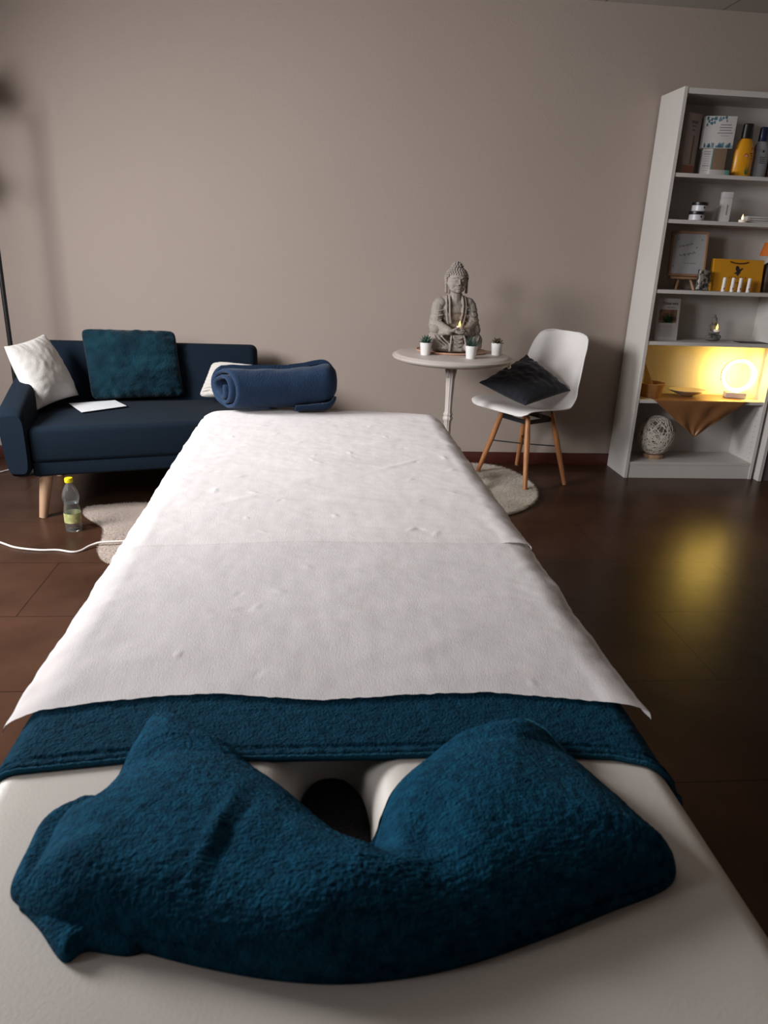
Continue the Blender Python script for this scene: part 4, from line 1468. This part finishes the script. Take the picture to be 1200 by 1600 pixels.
# ================================================================== BOOKCASE
KX0, KX1, KY0, KY1, KH = 1.806, 2.592, 3.955, 4.219, 2.02
bk = thing('bookcase', 'tall white open bookcase against the back wall, its shelves full of small things', 'bookcase', ((KX0 + KX1) / 2, (KY0 + KY1) / 2, 0))
kx, ky = (KX0 + KX1) / 2, (KY0 + KY1) / 2
def kb(name, x0, x1, y0, y1, z0, z1, m=M['white_lam'], bev=0.0008):
    return box(name, x0 - kx, x1 - kx, y0 - ky, y1 - ky, z0, z1, m, bk, bevel=bev, seg=1)
PT = 0.019
kb('side_panel', KX0, KX0 + PT, KY0, KY1, 0, KH)
kb('side_panel', KX1 - PT, KX1, KY0, KY1, 0, KH)
kb('top_panel', KX0 + PT, KX1 - PT, KY0 + 0.003, KY1, KH - 0.030, KH - 0.004)
kb('back_panel', KX0 + PT, KX1 - PT, KY1 - 0.006, KY1 - 0.001, 0.08, KH - 0.03)
kb('bottom_shelf', KX0 + PT, KX1 - PT, KY0 + 0.003, KY1 - 0.006, 0.080, 0.097)
kb('plinth', KX0 + PT, KX1 - PT, KY0 + 0.005, KY0 + 0.021, 0.0, 0.080)
SZ = [1.633, 1.412, 1.060, 0.786, 0.462]
for z in SZ:
    kb('shelf', KX0 + PT, KX1 - PT, KY0 + 0.004, KY1 - 0.006, z - 0.019, z)
bm = bmesh.new()
for z in [0.12 + 0.032 * i for i in range(10)]:
    b_lathe(bm, [(0.0026, 0.0), (0.0026, 0.0006)], 10, mtx=Matrix.Rotation(-PI / 2, 4, 'Y'), c=(KX1 - PT - kx, KY0 + 0.04 - ky, z))
fin('shelf_pin_holes', bm, M['dark_in'], bk)
nb = thing('storage_cabinet', 'white cabinet with a dark grey front at the right edge, beside the bookcase', 'cabinet', (2.96, 4.08, 0))
box('side_panel', 2.611 - 2.96, 2.632 - 2.96, 3.915 - 4.08, 4.219 - 4.08, 0, 2.02, M['white_lam'], nb, bevel=0.001, seg=1)
box('side_panel', 3.27 - 2.96, 3.289 - 2.96, 3.915 - 4.08, 4.219 - 4.08, 0, 2.02, M['white_lam'], nb, bevel=0.001, seg=1)
box('door', 2.634 - 2.96, 3.268 - 2.96, 3.925 - 4.08, 3.943 - 4.08, 0.0, 0.30, mat('dark_grey_laminate', (0.13, 0.11, 0.105), 0.5), nb, bevel=0.001, seg=1)
box('body', 2.634 - 2.96, 3.268 - 2.96, 3.95 - 4.08, 4.215 - 4.08, 0.0, 2.0, M['white_lam'], nb, bevel=0.001, seg=1)

def front(name, x0, x1, z0, z1, y, m, parent, t=0.0006):
    return box(name, x0, x1, y - t, y, z0, z1, m, parent)

# ---- shelf 1 (top)
Z1 = SZ[0]
o = thing('carton', 'tall blush carton with a brush picture, far left on the top shelf', 'box', (1.915, 4.06, Z1), math.radians(28))
box('carton_body', -0.052, 0.052, -0.025, 0.025, 0, 0.285, M['box_pink'], o, bevel=0.001)
front('brush_picture', 0.005, 0.016, 0.05, 0.185, -0.0252, M['tan'], o)
front('base_stripe', -0.0515, 0.0515, 0.0, 0.045, -0.0252, M['pinkbase'], o)
bm = bmesh.new()
for k in range(3):
    b_box(bm, (0.0, -0.0256, 0.245 - 0.018 * k), (0.05 - 0.012 * k, 0.0006, 0.006 if k else 0.014))
fin('printing', bm, M['grey_ink'], o, smooth=False)
o = thing('carton', 'carton with its front coloured brown for shade and a white information side, under the coral carton on the top shelf', 'box', (2.065, 4.06, Z1), math.radians(-20))
box('carton_body', -0.058, 0.058, -0.045, 0.045, 0, 0.128, M['box_shaded'], o, bevel=0.001)
box('white_side', -0.0595, -0.0580, -0.045, 0.045, 0, 0.128, M['box_white'], o)
front('white_panel', -0.058, -0.012, 0.004, 0.126, -0.0455, M['box_white'], o)
bm = bmesh.new()
for k in range(9):
    b_box(bm, (-0.035, -0.0464, 0.112 - 0.011 * k), (0.034 if k in (0, 1, 6) else 0.026, 0.0005, 0.0035 if k in (0, 1, 6) else 0.0015))
fin('printing', bm, M['grey_ink'], o, smooth=False)
front('mint_stripe', -0.012, -0.007, 0.004, 0.126, -0.0456, M['mint'], o)
o = thing('carton', 'white carton with blue coral print, stacked on the shade-browned carton on the top shelf', 'box', (2.065, 4.06, Z1 + 0.1285), math.radians(-14))
box('carton_body', -0.076, 0.076, -0.045, 0.045, 0, 0.148, M['box_white'], o, bevel=0.001)
bm = bmesh.new()
rnd = random.Random(4)
for k in range(26):
    a = rnd.uniform(-0.070, 0.070)
    hgt = rnd.uniform(0.008, 0.026)
    b_box(bm, (a, -0.0453, 0.003 + hgt / 2), (rnd.uniform(0.005, 0.010), 0.0006, hgt))
for k in range(22):
    a = rnd.uniform(0, 0.095)
    b_box(bm, (-0.070 + a, -0.0453, 0.142 - rnd.uniform(0, 0.040) * (1 - a / 0.10)), (0.009, 0.0006, rnd.uniform(0.008, 0.016)))
fin('coral_print', bm, M['teal_print'], o, smooth=False)
bm = bmesh.new()
for k, w in enumerate((0.052, 0.060, 0.056, 0.074, 0.040)):
    b_box(bm, (0.028, -0.0453, 0.108 - 0.0125 * k), (w, 0.0006, 0.004 if k < 4 else 0.002))
b_box(bm, (0.028, -0.0453, 0.126), (0.008, 0.0006, 0.010))
fin('printing', bm, M['grey_ink'], o, smooth=False)
o = thing('flat_carton', 'small flat white carton with a mint end at the front of the top shelf', 'box', (2.066, 3.982, Z1))
box('carton_body', -0.054, 0.030, -0.012, 0.012, 0, 0.024, M['box_white'], o, bevel=0.0008)
box('mint_end', 0.030, 0.055, -0.012, 0.012, 0, 0.024, M['mint'], o, bevel=0.0008)

def cosmetic(loc, label, mb, mc, w=1.0, h=0.25, name='lotion_bottle', rz=0.0):
    o = thing(name, label, 'bottle', loc, rz)
    bm = bmesh.new()
    b_lathe(bm, [(0.0, 0.0), (0.044 * w, 0.0), (0.047 * w, 0.004), (0.047 * w, 0.10 * h / 0.25), (0.043 * w, 0.14 * h / 0.25), (0.036 * w, 0.163 * h / 0.25), (0.026 * w, 0.178 * h / 0.25), (0.024 * w, 0.182 * h / 0.25)], 40)
    bmesh.ops.remove_doubles(bm, verts=bm.verts[:], dist=1e-6)
    for v in bm.verts:
        v.co.y *= 0.55
    fin('bottle_body', bm, mb, o)
    bm = bmesh.new()
    b_lathe(bm, [(0.0245 * w, 0.181 * h / 0.25), (0.026 * w, 0.183 * h / 0.25), (0.0245 * w, h - 0.004), (0.021 * w, h), (0.0, h)], 32)
    bmesh.ops.remove_doubles(bm, verts=bm.verts[:], dist=1e-6)
    for v in bm.verts:
        v.co.y *= 0.75
    fin('bottle_cap', bm, mc, o)
    return o
o = cosmetic((2.213, 4.03, Z1), 'golden yellow lotion bottle with a black cap and an aloe picture, on the top shelf', M['gold_bottle'], M['black_cap'], 1.12)
bm = bmesh.new()
b_lathe(bm, [(0.0, 0.0), (0.013, 0.0), (0.012, 0.002)], 24, mtx=Matrix.Rotation(PI / 2, 4, 'X'), c=(0.0, -0.0265, 0.098))
fin('badge', bm, M['red_badge'], o)
bm = bmesh.new()
b_lathe(bm, [(0.0, 0.0), (0.009, 0.0), (0.008, 0.001)], 24, mtx=Matrix.Rotation(PI / 2, 4, 'X') @ Matrix.Diagonal((1, 0.5, 1, 1)), c=(0.0, -0.0287, 0.098))
fin('badge_mark', bm, M['pink_badge'], o)
bm = bmesh.new()
for dx, dz, L in ((-0.014, 0.3, 0.03), (-0.008, 0.15, 0.038), (0.0, 0.0, 0.046), (0.007, -0.15, 0.038), (0.013, -0.3, 0.03)):
    leaf(bm, (0.012 + dx * 0.3, -0.0282, 0.012), (-dz * 0.9, 0, 1), L, 0.0032, 0.0012, 0.0)
fin('aloe_picture', bm, M['leafprint'], o)
bm = bmesh.new()
for k in range(3):
    b_box(bm, (0.026, -0.0245 + 0.001 * k, 0.112 - 0.012 * k), (0.018, 0.004, 0.006))
b_box(bm, (0.028, -0.0225, 0.134), (0.006, 0.006, 0.009))
fin('printing', bm, mat('brown_ink', (0.25, 0.07, 0.01), 0.6), o, smooth=False)
o = cosmetic((2.318, 4.055, Z1), 'grey lotion bottle with a navy cap, right of the golden yellow bottle', M['grey_bottle'], M['navy_cap'], 0.98, 0.243)
bm = bmesh.new()
b_box(bm, (0.0, -0.0236, 0.128), (0.009, 0.003, 0.011))
for k in range(4):
    b_box(bm, (0.0, -0.0256, 0.10 - 0.009 * k), (0.026, 0.003, 0.003))
fin('printing', bm, M['ink'], o, smooth=False)
cosmetic((2.415, 4.07, Z1), 'amber brown bottle at the right end of the top shelf', M['amber'], mat('dark_brown_cap', (0.03, 0.015, 0.01), 0.4), 0.95, 0.24)

# ---- shelf 2
Z2 = SZ[1]
def jar(loc, label):
    o = thing('cream_jar', label, 'jar', loc, 0, 'cream jars on the second shelf')
    lath2('jar_body', [(0.0, 0.0), (0.036, 0.0), (0.039, 0.003), (0.039, 0.029), (0.0, 0.029)], M['jar'], o, 40)
    lath2('lid', [(0.0, 0.029), (0.0405, 0.029), (0.041, 0.031), (0.041, 0.043), (0.039, 0.045), (0.0, 0.045)], M['black_cap'], o, 40)
    bm = bmesh.new()
    b_box(bm, (0.006, -0.0388, 0.019), (0.007, 0.002, 0.009))
    fin('printing', bm, M['ink'], o, smooth=False)
    return o
jar((2.005, 4.01, Z2), 'white cream jar with a black lid, lower one of the stack of two')
jar((2.014, 4.01, Z2 + 0.0452), 'white cream jar with a black lid, upper one of the stack of two')
o = thing('small_carton', 'low white carton behind the stack of two cream jars', 'box', (2.092, 4.075, Z2))
box('carton_body', -0.046, 0.036, -0.02, 0.02, 0, 0.052, M['box_white'], o, bevel=0.001)
bm = bmesh.new()
for k in range(3):
    b_box(bm, (-0.002, -0.0203, 0.038 - 0.01 * k), (0.05, 0.0006, 0.002))
fin('printing', bm, M['grey_ink'], o, smooth=False)
o = thing('slim_carton', 'slim upright cream carton in the middle of the second shelf', 'box', (2.170, 4.04, Z2), math.radians(-12))
box('carton_body', -0.026, 0.026, -0.02, 0.02, 0, 0.118, M['box_white'], o, bevel=0.001)
box('carton_top', -0.0265, 0.0265, -0.0205, 0.0205, 0.1182, 0.148, M['box_white'], o, bevel=0.001)
bm = bmesh.new()
b_box(bm, (0.006, -0.0203, 0.06), (0.006, 0.0006, 0.05))
fin('printing', bm, M['grey_ink'], o, smooth=False)
tealight((2.250, 3.99, Z2), 'small tealight with a pale orange flame on the second shelf', r=0.018, h=0.014, fr=0.006, fh=0.030, fm=M['flame_w'])
o = thing('flat_box', 'long low white box right of the tealight on the second shelf', 'box', (2.36, 4.04, Z2))
box('box_body', -0.068, 0.085, -0.025, 0.025, 0, 0.035, M['box_white'], o, bevel=0.001)
bm = bmesh.new()
for k in range(2):
    b_box(bm, (0.0, -0.0253, 0.025 - 0.011 * k), (0.10, 0.0006, 0.003))
fin('printing', bm, M['grey_ink'], o, smooth=False)

# ---- shelf 3
Z3 = SZ[2]
o = thing('table_easel', 'little wooden table easel under the framed print on the third shelf', 'easel', (2.018, 4.075, Z3))
for sx in (-1, 1):
    tube('leg', [(sx * 0.052, -0.045, 0.0), (sx * 0.030, -0.020, 0.066)], 0.0075, M['wood_d'], o, 10)
tube('rear_leg', [(0.0, 0.075, 0.0), (0.0, 0.055, 0.18)], 0.006, M['wood_d'], o, 10)
box('ledge', -0.085, 0.085, -0.052, 0.0, 0.056, 0.068, M['wood_d'], o, bevel=0.001)
box('back_post', -0.012, 0.012, 0.048, 0.06, 0.068, 0.20, M['wood_d'], o, bevel=0.001)
o = thing('framed_print', 'white print with handwriting in a thin wooden frame, standing on the little easel', 'picture', (2.018, 4.075, Z3 + 0.0685))
tilt = -0.12
def fr(name, x0, x1, z0, z1, y0, y1, m):
    b = box(name, x0, x1, y0, y1, z0, z1, m, o, bevel=0.001, seg=1)
    b.rotation_euler = (tilt, 0, 0)
    b.location = (0, -0.030, 0.002)
    return b
for nm, x0, x1, z0, z1 in (('frame_side', -0.104, -0.092, 0, 0.232), ('frame_side', 0.092, 0.104, 0, 0.232), ('frame_rail', -0.092, 0.092, 0, 0.012), ('frame_rail', -0.092, 0.092, 0.220, 0.232)):
    fr(nm, x0, x1, z0, z1, -0.008, 0.006, M['wood_d'])
fr('print', -0.092, 0.092, 0.012, 0.220, -0.002, 0.002, M['print'])
bm = bmesh.new()
rnd = random.Random(8)
for (x0, z, w, amp) in ((-0.055, 0.150, 0.075, 0.007), (-0.050, 0.105, 0.090, 0.009), (-0.02, 0.068, 0.070, 0.003)):
    ps = [(x0 + w * i / 60, -0.0028, z + amp * math.sin(i * 0.85) * (0.5 + 0.5 * math.sin(i * 0.37 + 1)) + 0.02 * (i / 60) * (1 if amp > 0.004 else 0)) for i in range(61)]
    b_tube(bm, ps, 0.0009, 5)
for px, pz in ((-0.062, 0.19), (0.07, 0.19), (-0.078, 0.05), (0.045, 0.15)):
    blob(bm, (px, -0.0025, pz), (0.005, 0.0006, 0.004), sub=1)
hw_ = fin('handwriting', bm, M['grey_ink'], o)
hw_.rotation_euler = (tilt, 0, 0)
hw_.location = (0, -0.030, 0.002)
o = thing('patterned_box', 'small black and white patterned box leaning in front of the framed print', 'box', (2.105, 4.005, Z3), math.radians(18))
b = box('box_body', -0.038, 0.038, -0.010, 0.010, 0.0, 0.104, M['photo'], o, bevel=0.001)
b.rotation_euler = (-0.14, 0.10, 0)
b.location = (0, 0, 0.0035)
o = thing('gift_bag', 'golden yellow card gift bag with a black eagle emblem on the third shelf', 'bag', (2.320, 4.075, Z3))
bm = hexa_bm([(-0.142, -0.035, 0), (0.142, -0.035, 0), (0.142, 0.035, 0), (-0.142, 0.035, 0)], [(-0.146, -0.012, 0.168), (0.146, -0.012, 0.168), (0.146, 0.012, 0.168), (-0.146, 0.012, 0.168)], 0.001, 1)
fin('bag_body', bm, M['bag'], o)
def bag_y(z):
    return -0.035 + 0.023 * z / 0.168 - 0.0012
tube('rope_handle', spline([(-0.052, bag_y(0.154) , 0.156), (-0.03, bag_y(0.15) - 0.003, 0.149), (0.0, bag_y(0.148) - 0.004, 0.147), (0.03, bag_y(0.15) - 0.003, 0.149), (0.052, bag_y(0.154), 0.155)], 6), 0.0030, M['rope'], o, 8)
# eagle with raised wings
eag = [(0.000, 0.000), (0.008, 0.006), (0.013, 0.014), (0.011, 0.018), (0.016, 0.024), (0.022, 0.028), (0.027, 0.036), (0.018, 0.035), (0.009, 0.030), (0.006, 0.027), (0.004, 0.032), (0.002, 0.040), (-0.006, 0.047), (-0.014, 0.045), (-0.018, 0.036), (-0.016, 0.026), (-0.010, 0.018), (-0.012, 0.014), (-0.020, 0.009), (-0.026, 0.008), (-0.018, 0.004), (-0.010, 0.005), (-0.006, 0.001), (-0.010, -0.004), (-0.001, -0.005), (0.006, -0.003)]
bm = bmesh.new()
vs = [bm.verts.new((x, bag_y(0.088 + z) + 0.0004, 0.088 + z)) for x, z in eag]
f = bm.faces.new(vs)
r = bmesh.ops.extrude_face_region(bm, geom=[f])
for v in r['geom']:
    if isinstance(v, bmesh.types.BMVert):
        v.co.y -= 0.0008
bmesh.ops.triangulate(bm, faces=bm.faces[:])
fin('eagle_emblem', bm, M['ink'], o, smooth=False)
text('printing', 'F O R E V E R', 0.018, M['orange_ink'], o, (0.0, bag_y(0.070) - 0.0002, 0.066), (PI / 2 - 0.136, 0, 0))
front('printed_line', -0.03, 0.03, 0.044, 0.048, bag_y(0.046), M['orange_ink'], o)
for k, x in enumerate((2.216, 2.266, 2.309, 2.359)):
    o = thing('lip_balm', ('leftmost', 'second from left', 'third from left', 'rightmost')[k] + ' of the four white lip balm sticks in front of the yellow bag', 'lip balm', (x, 3.99, Z3), 0, 'lip balm sticks before the gift bag')
    lath2('tube', [(0.0, 0.0), (0.0098, 0.0), (0.0100, 0.001), (0.0100, 0.030), (0.0, 0.030)], M['white_tube'], o, 20)
    lath2('cap', [(0.0, 0.0302), (0.0094, 0.0302), (0.0096, 0.0315), (0.0094, 0.070), (0.0080, 0.0735), (0.0, 0.074)], M['white_tube'], o, 20)
    front('printing', -0.003, 0.003, 0.012, 0.022, -0.0098, M['orange_ink'], o)
o = thing('orange_lamp', 'little dark brown lamp with an orange shade at the right end of the third shelf', 'lamp', (2.522, 4.10, Z3))
lath2('base', [(0.0, 0.0), (0.042, 0.0), (0.044, 0.006), (0.038, 0.10), (0.03, 0.145), (0.012, 0.158), (0.010, 0.175), (0.0, 0.175)], M['brown_glass'], o, 32)
bm = bmesh.new()
b_lathe(bm, [(0.062, 0.192), (0.046, 0.262), (0.044, 0.262), (0.060, 0.192)], 32, cap=False)
for v in bm.verts[:]:
    pass
fin('lamp_shade', bm, M['orange'], o)
lath2('stem', [(0.0, 0.172), (0.006, 0.172), (0.006, 0.258), (0.0, 0.258)], M['brown_glass'], o, 12)
bm = bmesh.new()
for k in range(3):
    a = k * 2 * PI / 3
    b_tube(bm, [(0, 0, 0.255), (0.046 * math.cos(a), 0.046 * math.sin(a), 0.258)], 0.0015, 5)
fin('shade_carrier', bm, M['brown_glass'], o)

# ---- shelf 4
Z4 = SZ[3]
o = thing('leaflet', 'upright white leaflet with an aloe plant photo, left on the fourth shelf', 'leaflet', (1.955, 4.03, Z4), math.radians(10))
def lf(name, x0, x1, z0, z1, y, m, t=0.0008):
    b = box(name, x0, x1, y - t, y, z0, z1, m, o)
    b.rotation_euler = (-0.09, 0, 0)
    b.location = (0, 0, 0.001)
    return b
lf('card', -0.072, 0.072, 0.0, 0.225, 0.0, M['box_white'], 0.002)
lf('photo', -0.055, 0.055, 0.095, 0.165, -0.0021, M['photo_green'])
bm = bmesh.new()
for k in range(15):
    a = (k - 7) / 7 * 1.2
    leaf(bm, (0.010 * math.sin(a), -0.0034, 0.098), (math.sin(a), 0, math.cos(a)), 0.052, 0.0050, 0.0008, 0.0)
b_box(bm, (0, -0.0034, 0.097), (0.07, 0.0006, 0.006))
b = fin('aloe_picture', bm, M['photo_leaf'], o)
b.rotation_euler = (-0.09, 0, 0)
b.location = (0, 0, 0.001)
b = text('heading', "l'Aloe vera", 0.022, M['ink'], o, (0.010, -0.0215, 0.192), (PI / 2 - 0.09, 0, 0))
b.location = (0.010, -0.0025 + 0.192 * 0.0899, 0.192)
bm = bmesh.new()
b_box(bm, (0.012, -0.0027, 0.177), (0.05, 0.0006, 0.003))
for k in range(7):
    b_box(bm, (-0.008, -0.0027, 0.078 - 0.009 * k), (0.088, 0.0006, 0.0016))
b = fin('printing', bm, M['grey_ink'], o, smooth=False)
b.rotation_euler = (-0.09, 0, 0)
b.location = (0, 0, 0.001)

o = thing('candle_statue', 'little dark grey seated statue holding a lit candle on the fourth shelf', 'statue', (2.247, 4.065, Z4), math.radians(8))
bm = bmesh.new()
blob(bm, (0, 0, 0.014), (0.047, 0.034, 0.014))
blob(bm, (0, 0.0, 0.026), (0.038, 0.028, 0.014))
for s in (-1, 1):
    blob(bm, (s * 0.028, -0.008, 0.026), (0.018, 0.020, 0.012))
    capsule(bm, (s * 0.022, 0.008, 0.082), (s * 0.030, -0.002, 0.052), 0.008, 0.009)
    capsule(bm, (s * 0.030, -0.002, 0.052), (s * 0.012, -0.024, 0.050), 0.009, 0.007)
blob(bm, (0, 0.008, 0.060), (0.024, 0.017, 0.034))
blob(bm, (0, 0.008, 0.083), (0.025, 0.014, 0.014))
blob(bm, (0, 0.006, 0.112), (0.0145, 0.0155, 0.019))
blob(bm, (0, 0.009, 0.119), (0.0155, 0.0155, 0.016))
blob(bm, (0, 0.010, 0.138), (0.0075, 0.0075, 0.009))
blob(bm, (0, -0.0095, 0.110), (0.0025, 0.004, 0.006))
for s in (-1, 1):
    capsule(bm, (s * 0.0150, 0.006, 0.114), (s * 0.0150, 0.005, 0.098), 0.0026, 0.003)
blob(bm, (0, -0.026, 0.048), (0.020, 0.016, 0.006))
remesh('body', bm, 0.0014, M['stone_d'], o, 1)
tealight((2.2505, 4.038, Z4 + 0.0545), 'lit candle in the lap of the little dark statue', r=0.016, h=0.013, fr=0.0062, fh=0.032)
o = thing('dark_card', 'flat dark card lying at the right end of the fourth shelf', 'card', (2.46, 4.03, Z4))
box('card', -0.075, 0.09, -0.03, 0.05, 0.0, 0.003, M['ink'], o)

# ---- shelf 5
Z5 = SZ[4]
o = thing('satin_cloth', 'copper brown satin cloth hanging in a point over the edge of the ring lamp shelf', 'cloth', (2.19, 4.07, Z5))
verts, faces = [], []
nu, nv = 60, 46
for j in range(nv):
    v = j / (nv - 1)
    for i in range(nu):
        u = -1 + 2 * i / (nu - 1)
        if v < 0.42:
            d = v / 0.42
            w = 0.275
            x, y, z = u * w, 0.10 - d * 0.2185, 0.0016
        else:
            d = (v - 0.42) / 0.58
            drop = 0.205 * d
            w = 0.275 * (1 - d) + 0.004
            x = u * w - 0.010 * d
            y = -0.1195 - 0.004 * min(1, d * 8) - 0.006 * d - 0.005 * d * math.sin(u * w * 60) - 0.003 * math.sin(u * 9 + d * 4) * min(1, d * 5)
            z = 0.0016 - drop
        verts.append((x, y, z))
cl = pyd('cloth', verts, grid_faces(nu, nv), M['silk'], o)
s = cl.modifiers.new('thick', 'SOLIDIFY')
s.thickness = 0.0015
s.offset = 1
o = thing('wooden_bowl', 'orange brown wooden bowl on the left of the ring lamp shelf', 'bowl', (1.935, 4.065, Z5))
lath2('bowl', [(0.0, 0.0), (0.052, 0.0), (0.056, 0.003), (0.070, 0.070), (0.076, 0.079), (0.074, 0.082), (0.066, 0.072), (0.050, 0.012), (0.0, 0.010)], M['terracotta'], o, 48)
o = thing('brown_paper_cone', 'stiff brown paper cone standing up in the wooden bowl', 'paper cone', (1.935, 4.065, Z5 + 0.012))
bm = bmesh.new()
ap = Vector((-0.052, 0.01, 0.175))
n = 24
ring = [bm.verts.new((0.0 + 0.042 * math.cos(2 * PI * i / n), 0.028 * math.sin(2 * PI * i / n), 0.0)) for i in range(n)]
a_ = bm.verts.new(ap)
for i in range(n):
    bm.faces.new((ring[i], ring[(i + 1) % n], a_))
bm.faces.new(ring[::-1])
fin('cone', bm, M['kraft'], o)
o = thing('silver_dish', 'shallow silvered oval dish in the middle of the ring lamp shelf', 'dish', (2.175, 4.10, Z5 + 0.0032))
bm = bmesh.new()
b_lathe(bm, [(0.0, 0.0), (0.032, 0.0), (0.045, 0.006), (0.085, 0.020), (0.112, 0.034), (0.110, 0.036), (0.082, 0.024), (0.04, 0.010), (0.0, 0.008)], 64)
bmesh.ops.remove_doubles(bm, verts=bm.verts[:], dist=1e-6)
for v in bm.verts:
    v.co.y *= 0.72
fin('dish', bm, M['silver'], o)
# ring lamp
o = thing('ring_lamp', 'glowing ring-shaped table lamp on a small pale base', 'lamp', (2.455, 4.075, Z5), math.radians(-14))
box('base', -0.058, 0.058, -0.032, 0.032, 0.0035, 0.036, M['cream'], o, bevel=0.004)
RC, RI = 0.036 + 0.096, 0.086
bm = bmesh.new()
b_lathe(bm, [(0.0945, -0.011), (0.0960, -0.011), (0.0960, 0.011), (0.0945, 0.011)], 72, cap=False, mtx=Matrix.Rotation(PI / 2, 4, 'X'), c=(0, 0, RC))
vsn = bm.verts[:]
nn_ = 72
bm.verts.ensure_lookup_table()
for i in range(nn_):
    bm.faces.new((bm.verts[i], bm.verts[(i + 1) % nn_], bm.verts[3 * nn_ + (i + 1) % nn_], bm.verts[3 * nn_ + i]))
fin('ring_shell', bm, M['ringbody'], o)
bm = bmesh.new()
b_lathe(bm, [(0.0943, -0.010), (0.0770, -0.0085), (0.0770, 0.0085), (0.0943, 0.010)], 72, cap=False, mtx=Matrix.Rotation(PI / 2, 4, 'X'), c=(0, 0, RC))
fin('light_ring', bm, M['led'], o)

# ---- bottom shelf: rattan ball lamp
o = thing('rattan_ball_lamp', 'round white rattan ball lamp on the bottom shelf', 'lamp', (2.018, 4.075, 0.097))
lath2('base', [(0.0, 0.0), (0.056, 0.0), (0.058, 0.003), (0.058, 0.020), (0.054, 0.024), (0.0, 0.024)], M['wood'], o, 36)
bm = bmesh.new()
rnd = random.Random(12)
RB = 0.108
for k in range(95):
    ax = Vector((rnd.gauss(0, 1), rnd.gauss(0, 1), rnd.gauss(0, 1))).normalized()
    u = ax.orthogonal().normalized()
    w = ax.cross(u)
    off = rnd.uniform(-0.75, 0.75)
    rr = math.sqrt(1 - off * off)
    pts = []
    for i in range(36):
        a = 2 * PI * i / 36
        d = (ax * off + (u * math.cos(a) + w * math.sin(a)) * rr).normalized()
        pts.append(Vector((d.x * RB, d.y * RB, d.z * RB * 1.06)) * (1 + 0.012 * math.sin(k)) + Vector((0, 0, 0.022 + RB * 1.03)))
    b_tube(bm, pts, 0.0020, 5, closed=True)
sh = fin('rattan_shade', bm, M['rattan'], o)
bm = bmesh.new()
blob(bm, (0, 0, 0.022 + RB * 1.03), (RB * 0.955, RB * 0.955, RB * 1.0), sub=4)
fin('dark_core', bm, mat('dark_core_brown', (0.12, 0.10, 0.085), 0.9), o)  # dark ball put inside to deepen the gaps between the strands

# printed marks belong to the body they are printed on
def under(body, *names):
    for ch in list(body.parent.children):
        if ch is not body and ch.name.split('.')[0] in names:
            ch.parent = body
            ch.matrix_parent_inverse = body.matrix_basis.inverted()
for ob in list(COL.objects):
    nm = ob.name.split('.')[0]
    if ob.parent is None:
        continue
    if nm in ('carton_body', 'box_body', 'bottle_body', 'jar_body', 'bag_body', 'card'):
        under(ob, 'printing', 'coral_print', 'brush_picture', 'base_stripe', 'mint_stripe', 'white_panel', 'badge', 'aloe_picture', 'eagle_emblem', 'printed_line', 'heading', 'photo')
    elif nm == 'tube' and ob.parent.name.startswith('lip_balm'):
        under(ob, 'printing')
    elif nm == 'print':
        under(ob, 'handwriting')
    elif nm == 'upholstery':
        under(ob, 'lining_seam')
    elif nm == 'side_panel' and ob.parent.name == 'bookcase' and ob.location.x == 0 and ob.bound_box[0][0] > 0:
        under(ob, 'shelf_pin_holes')
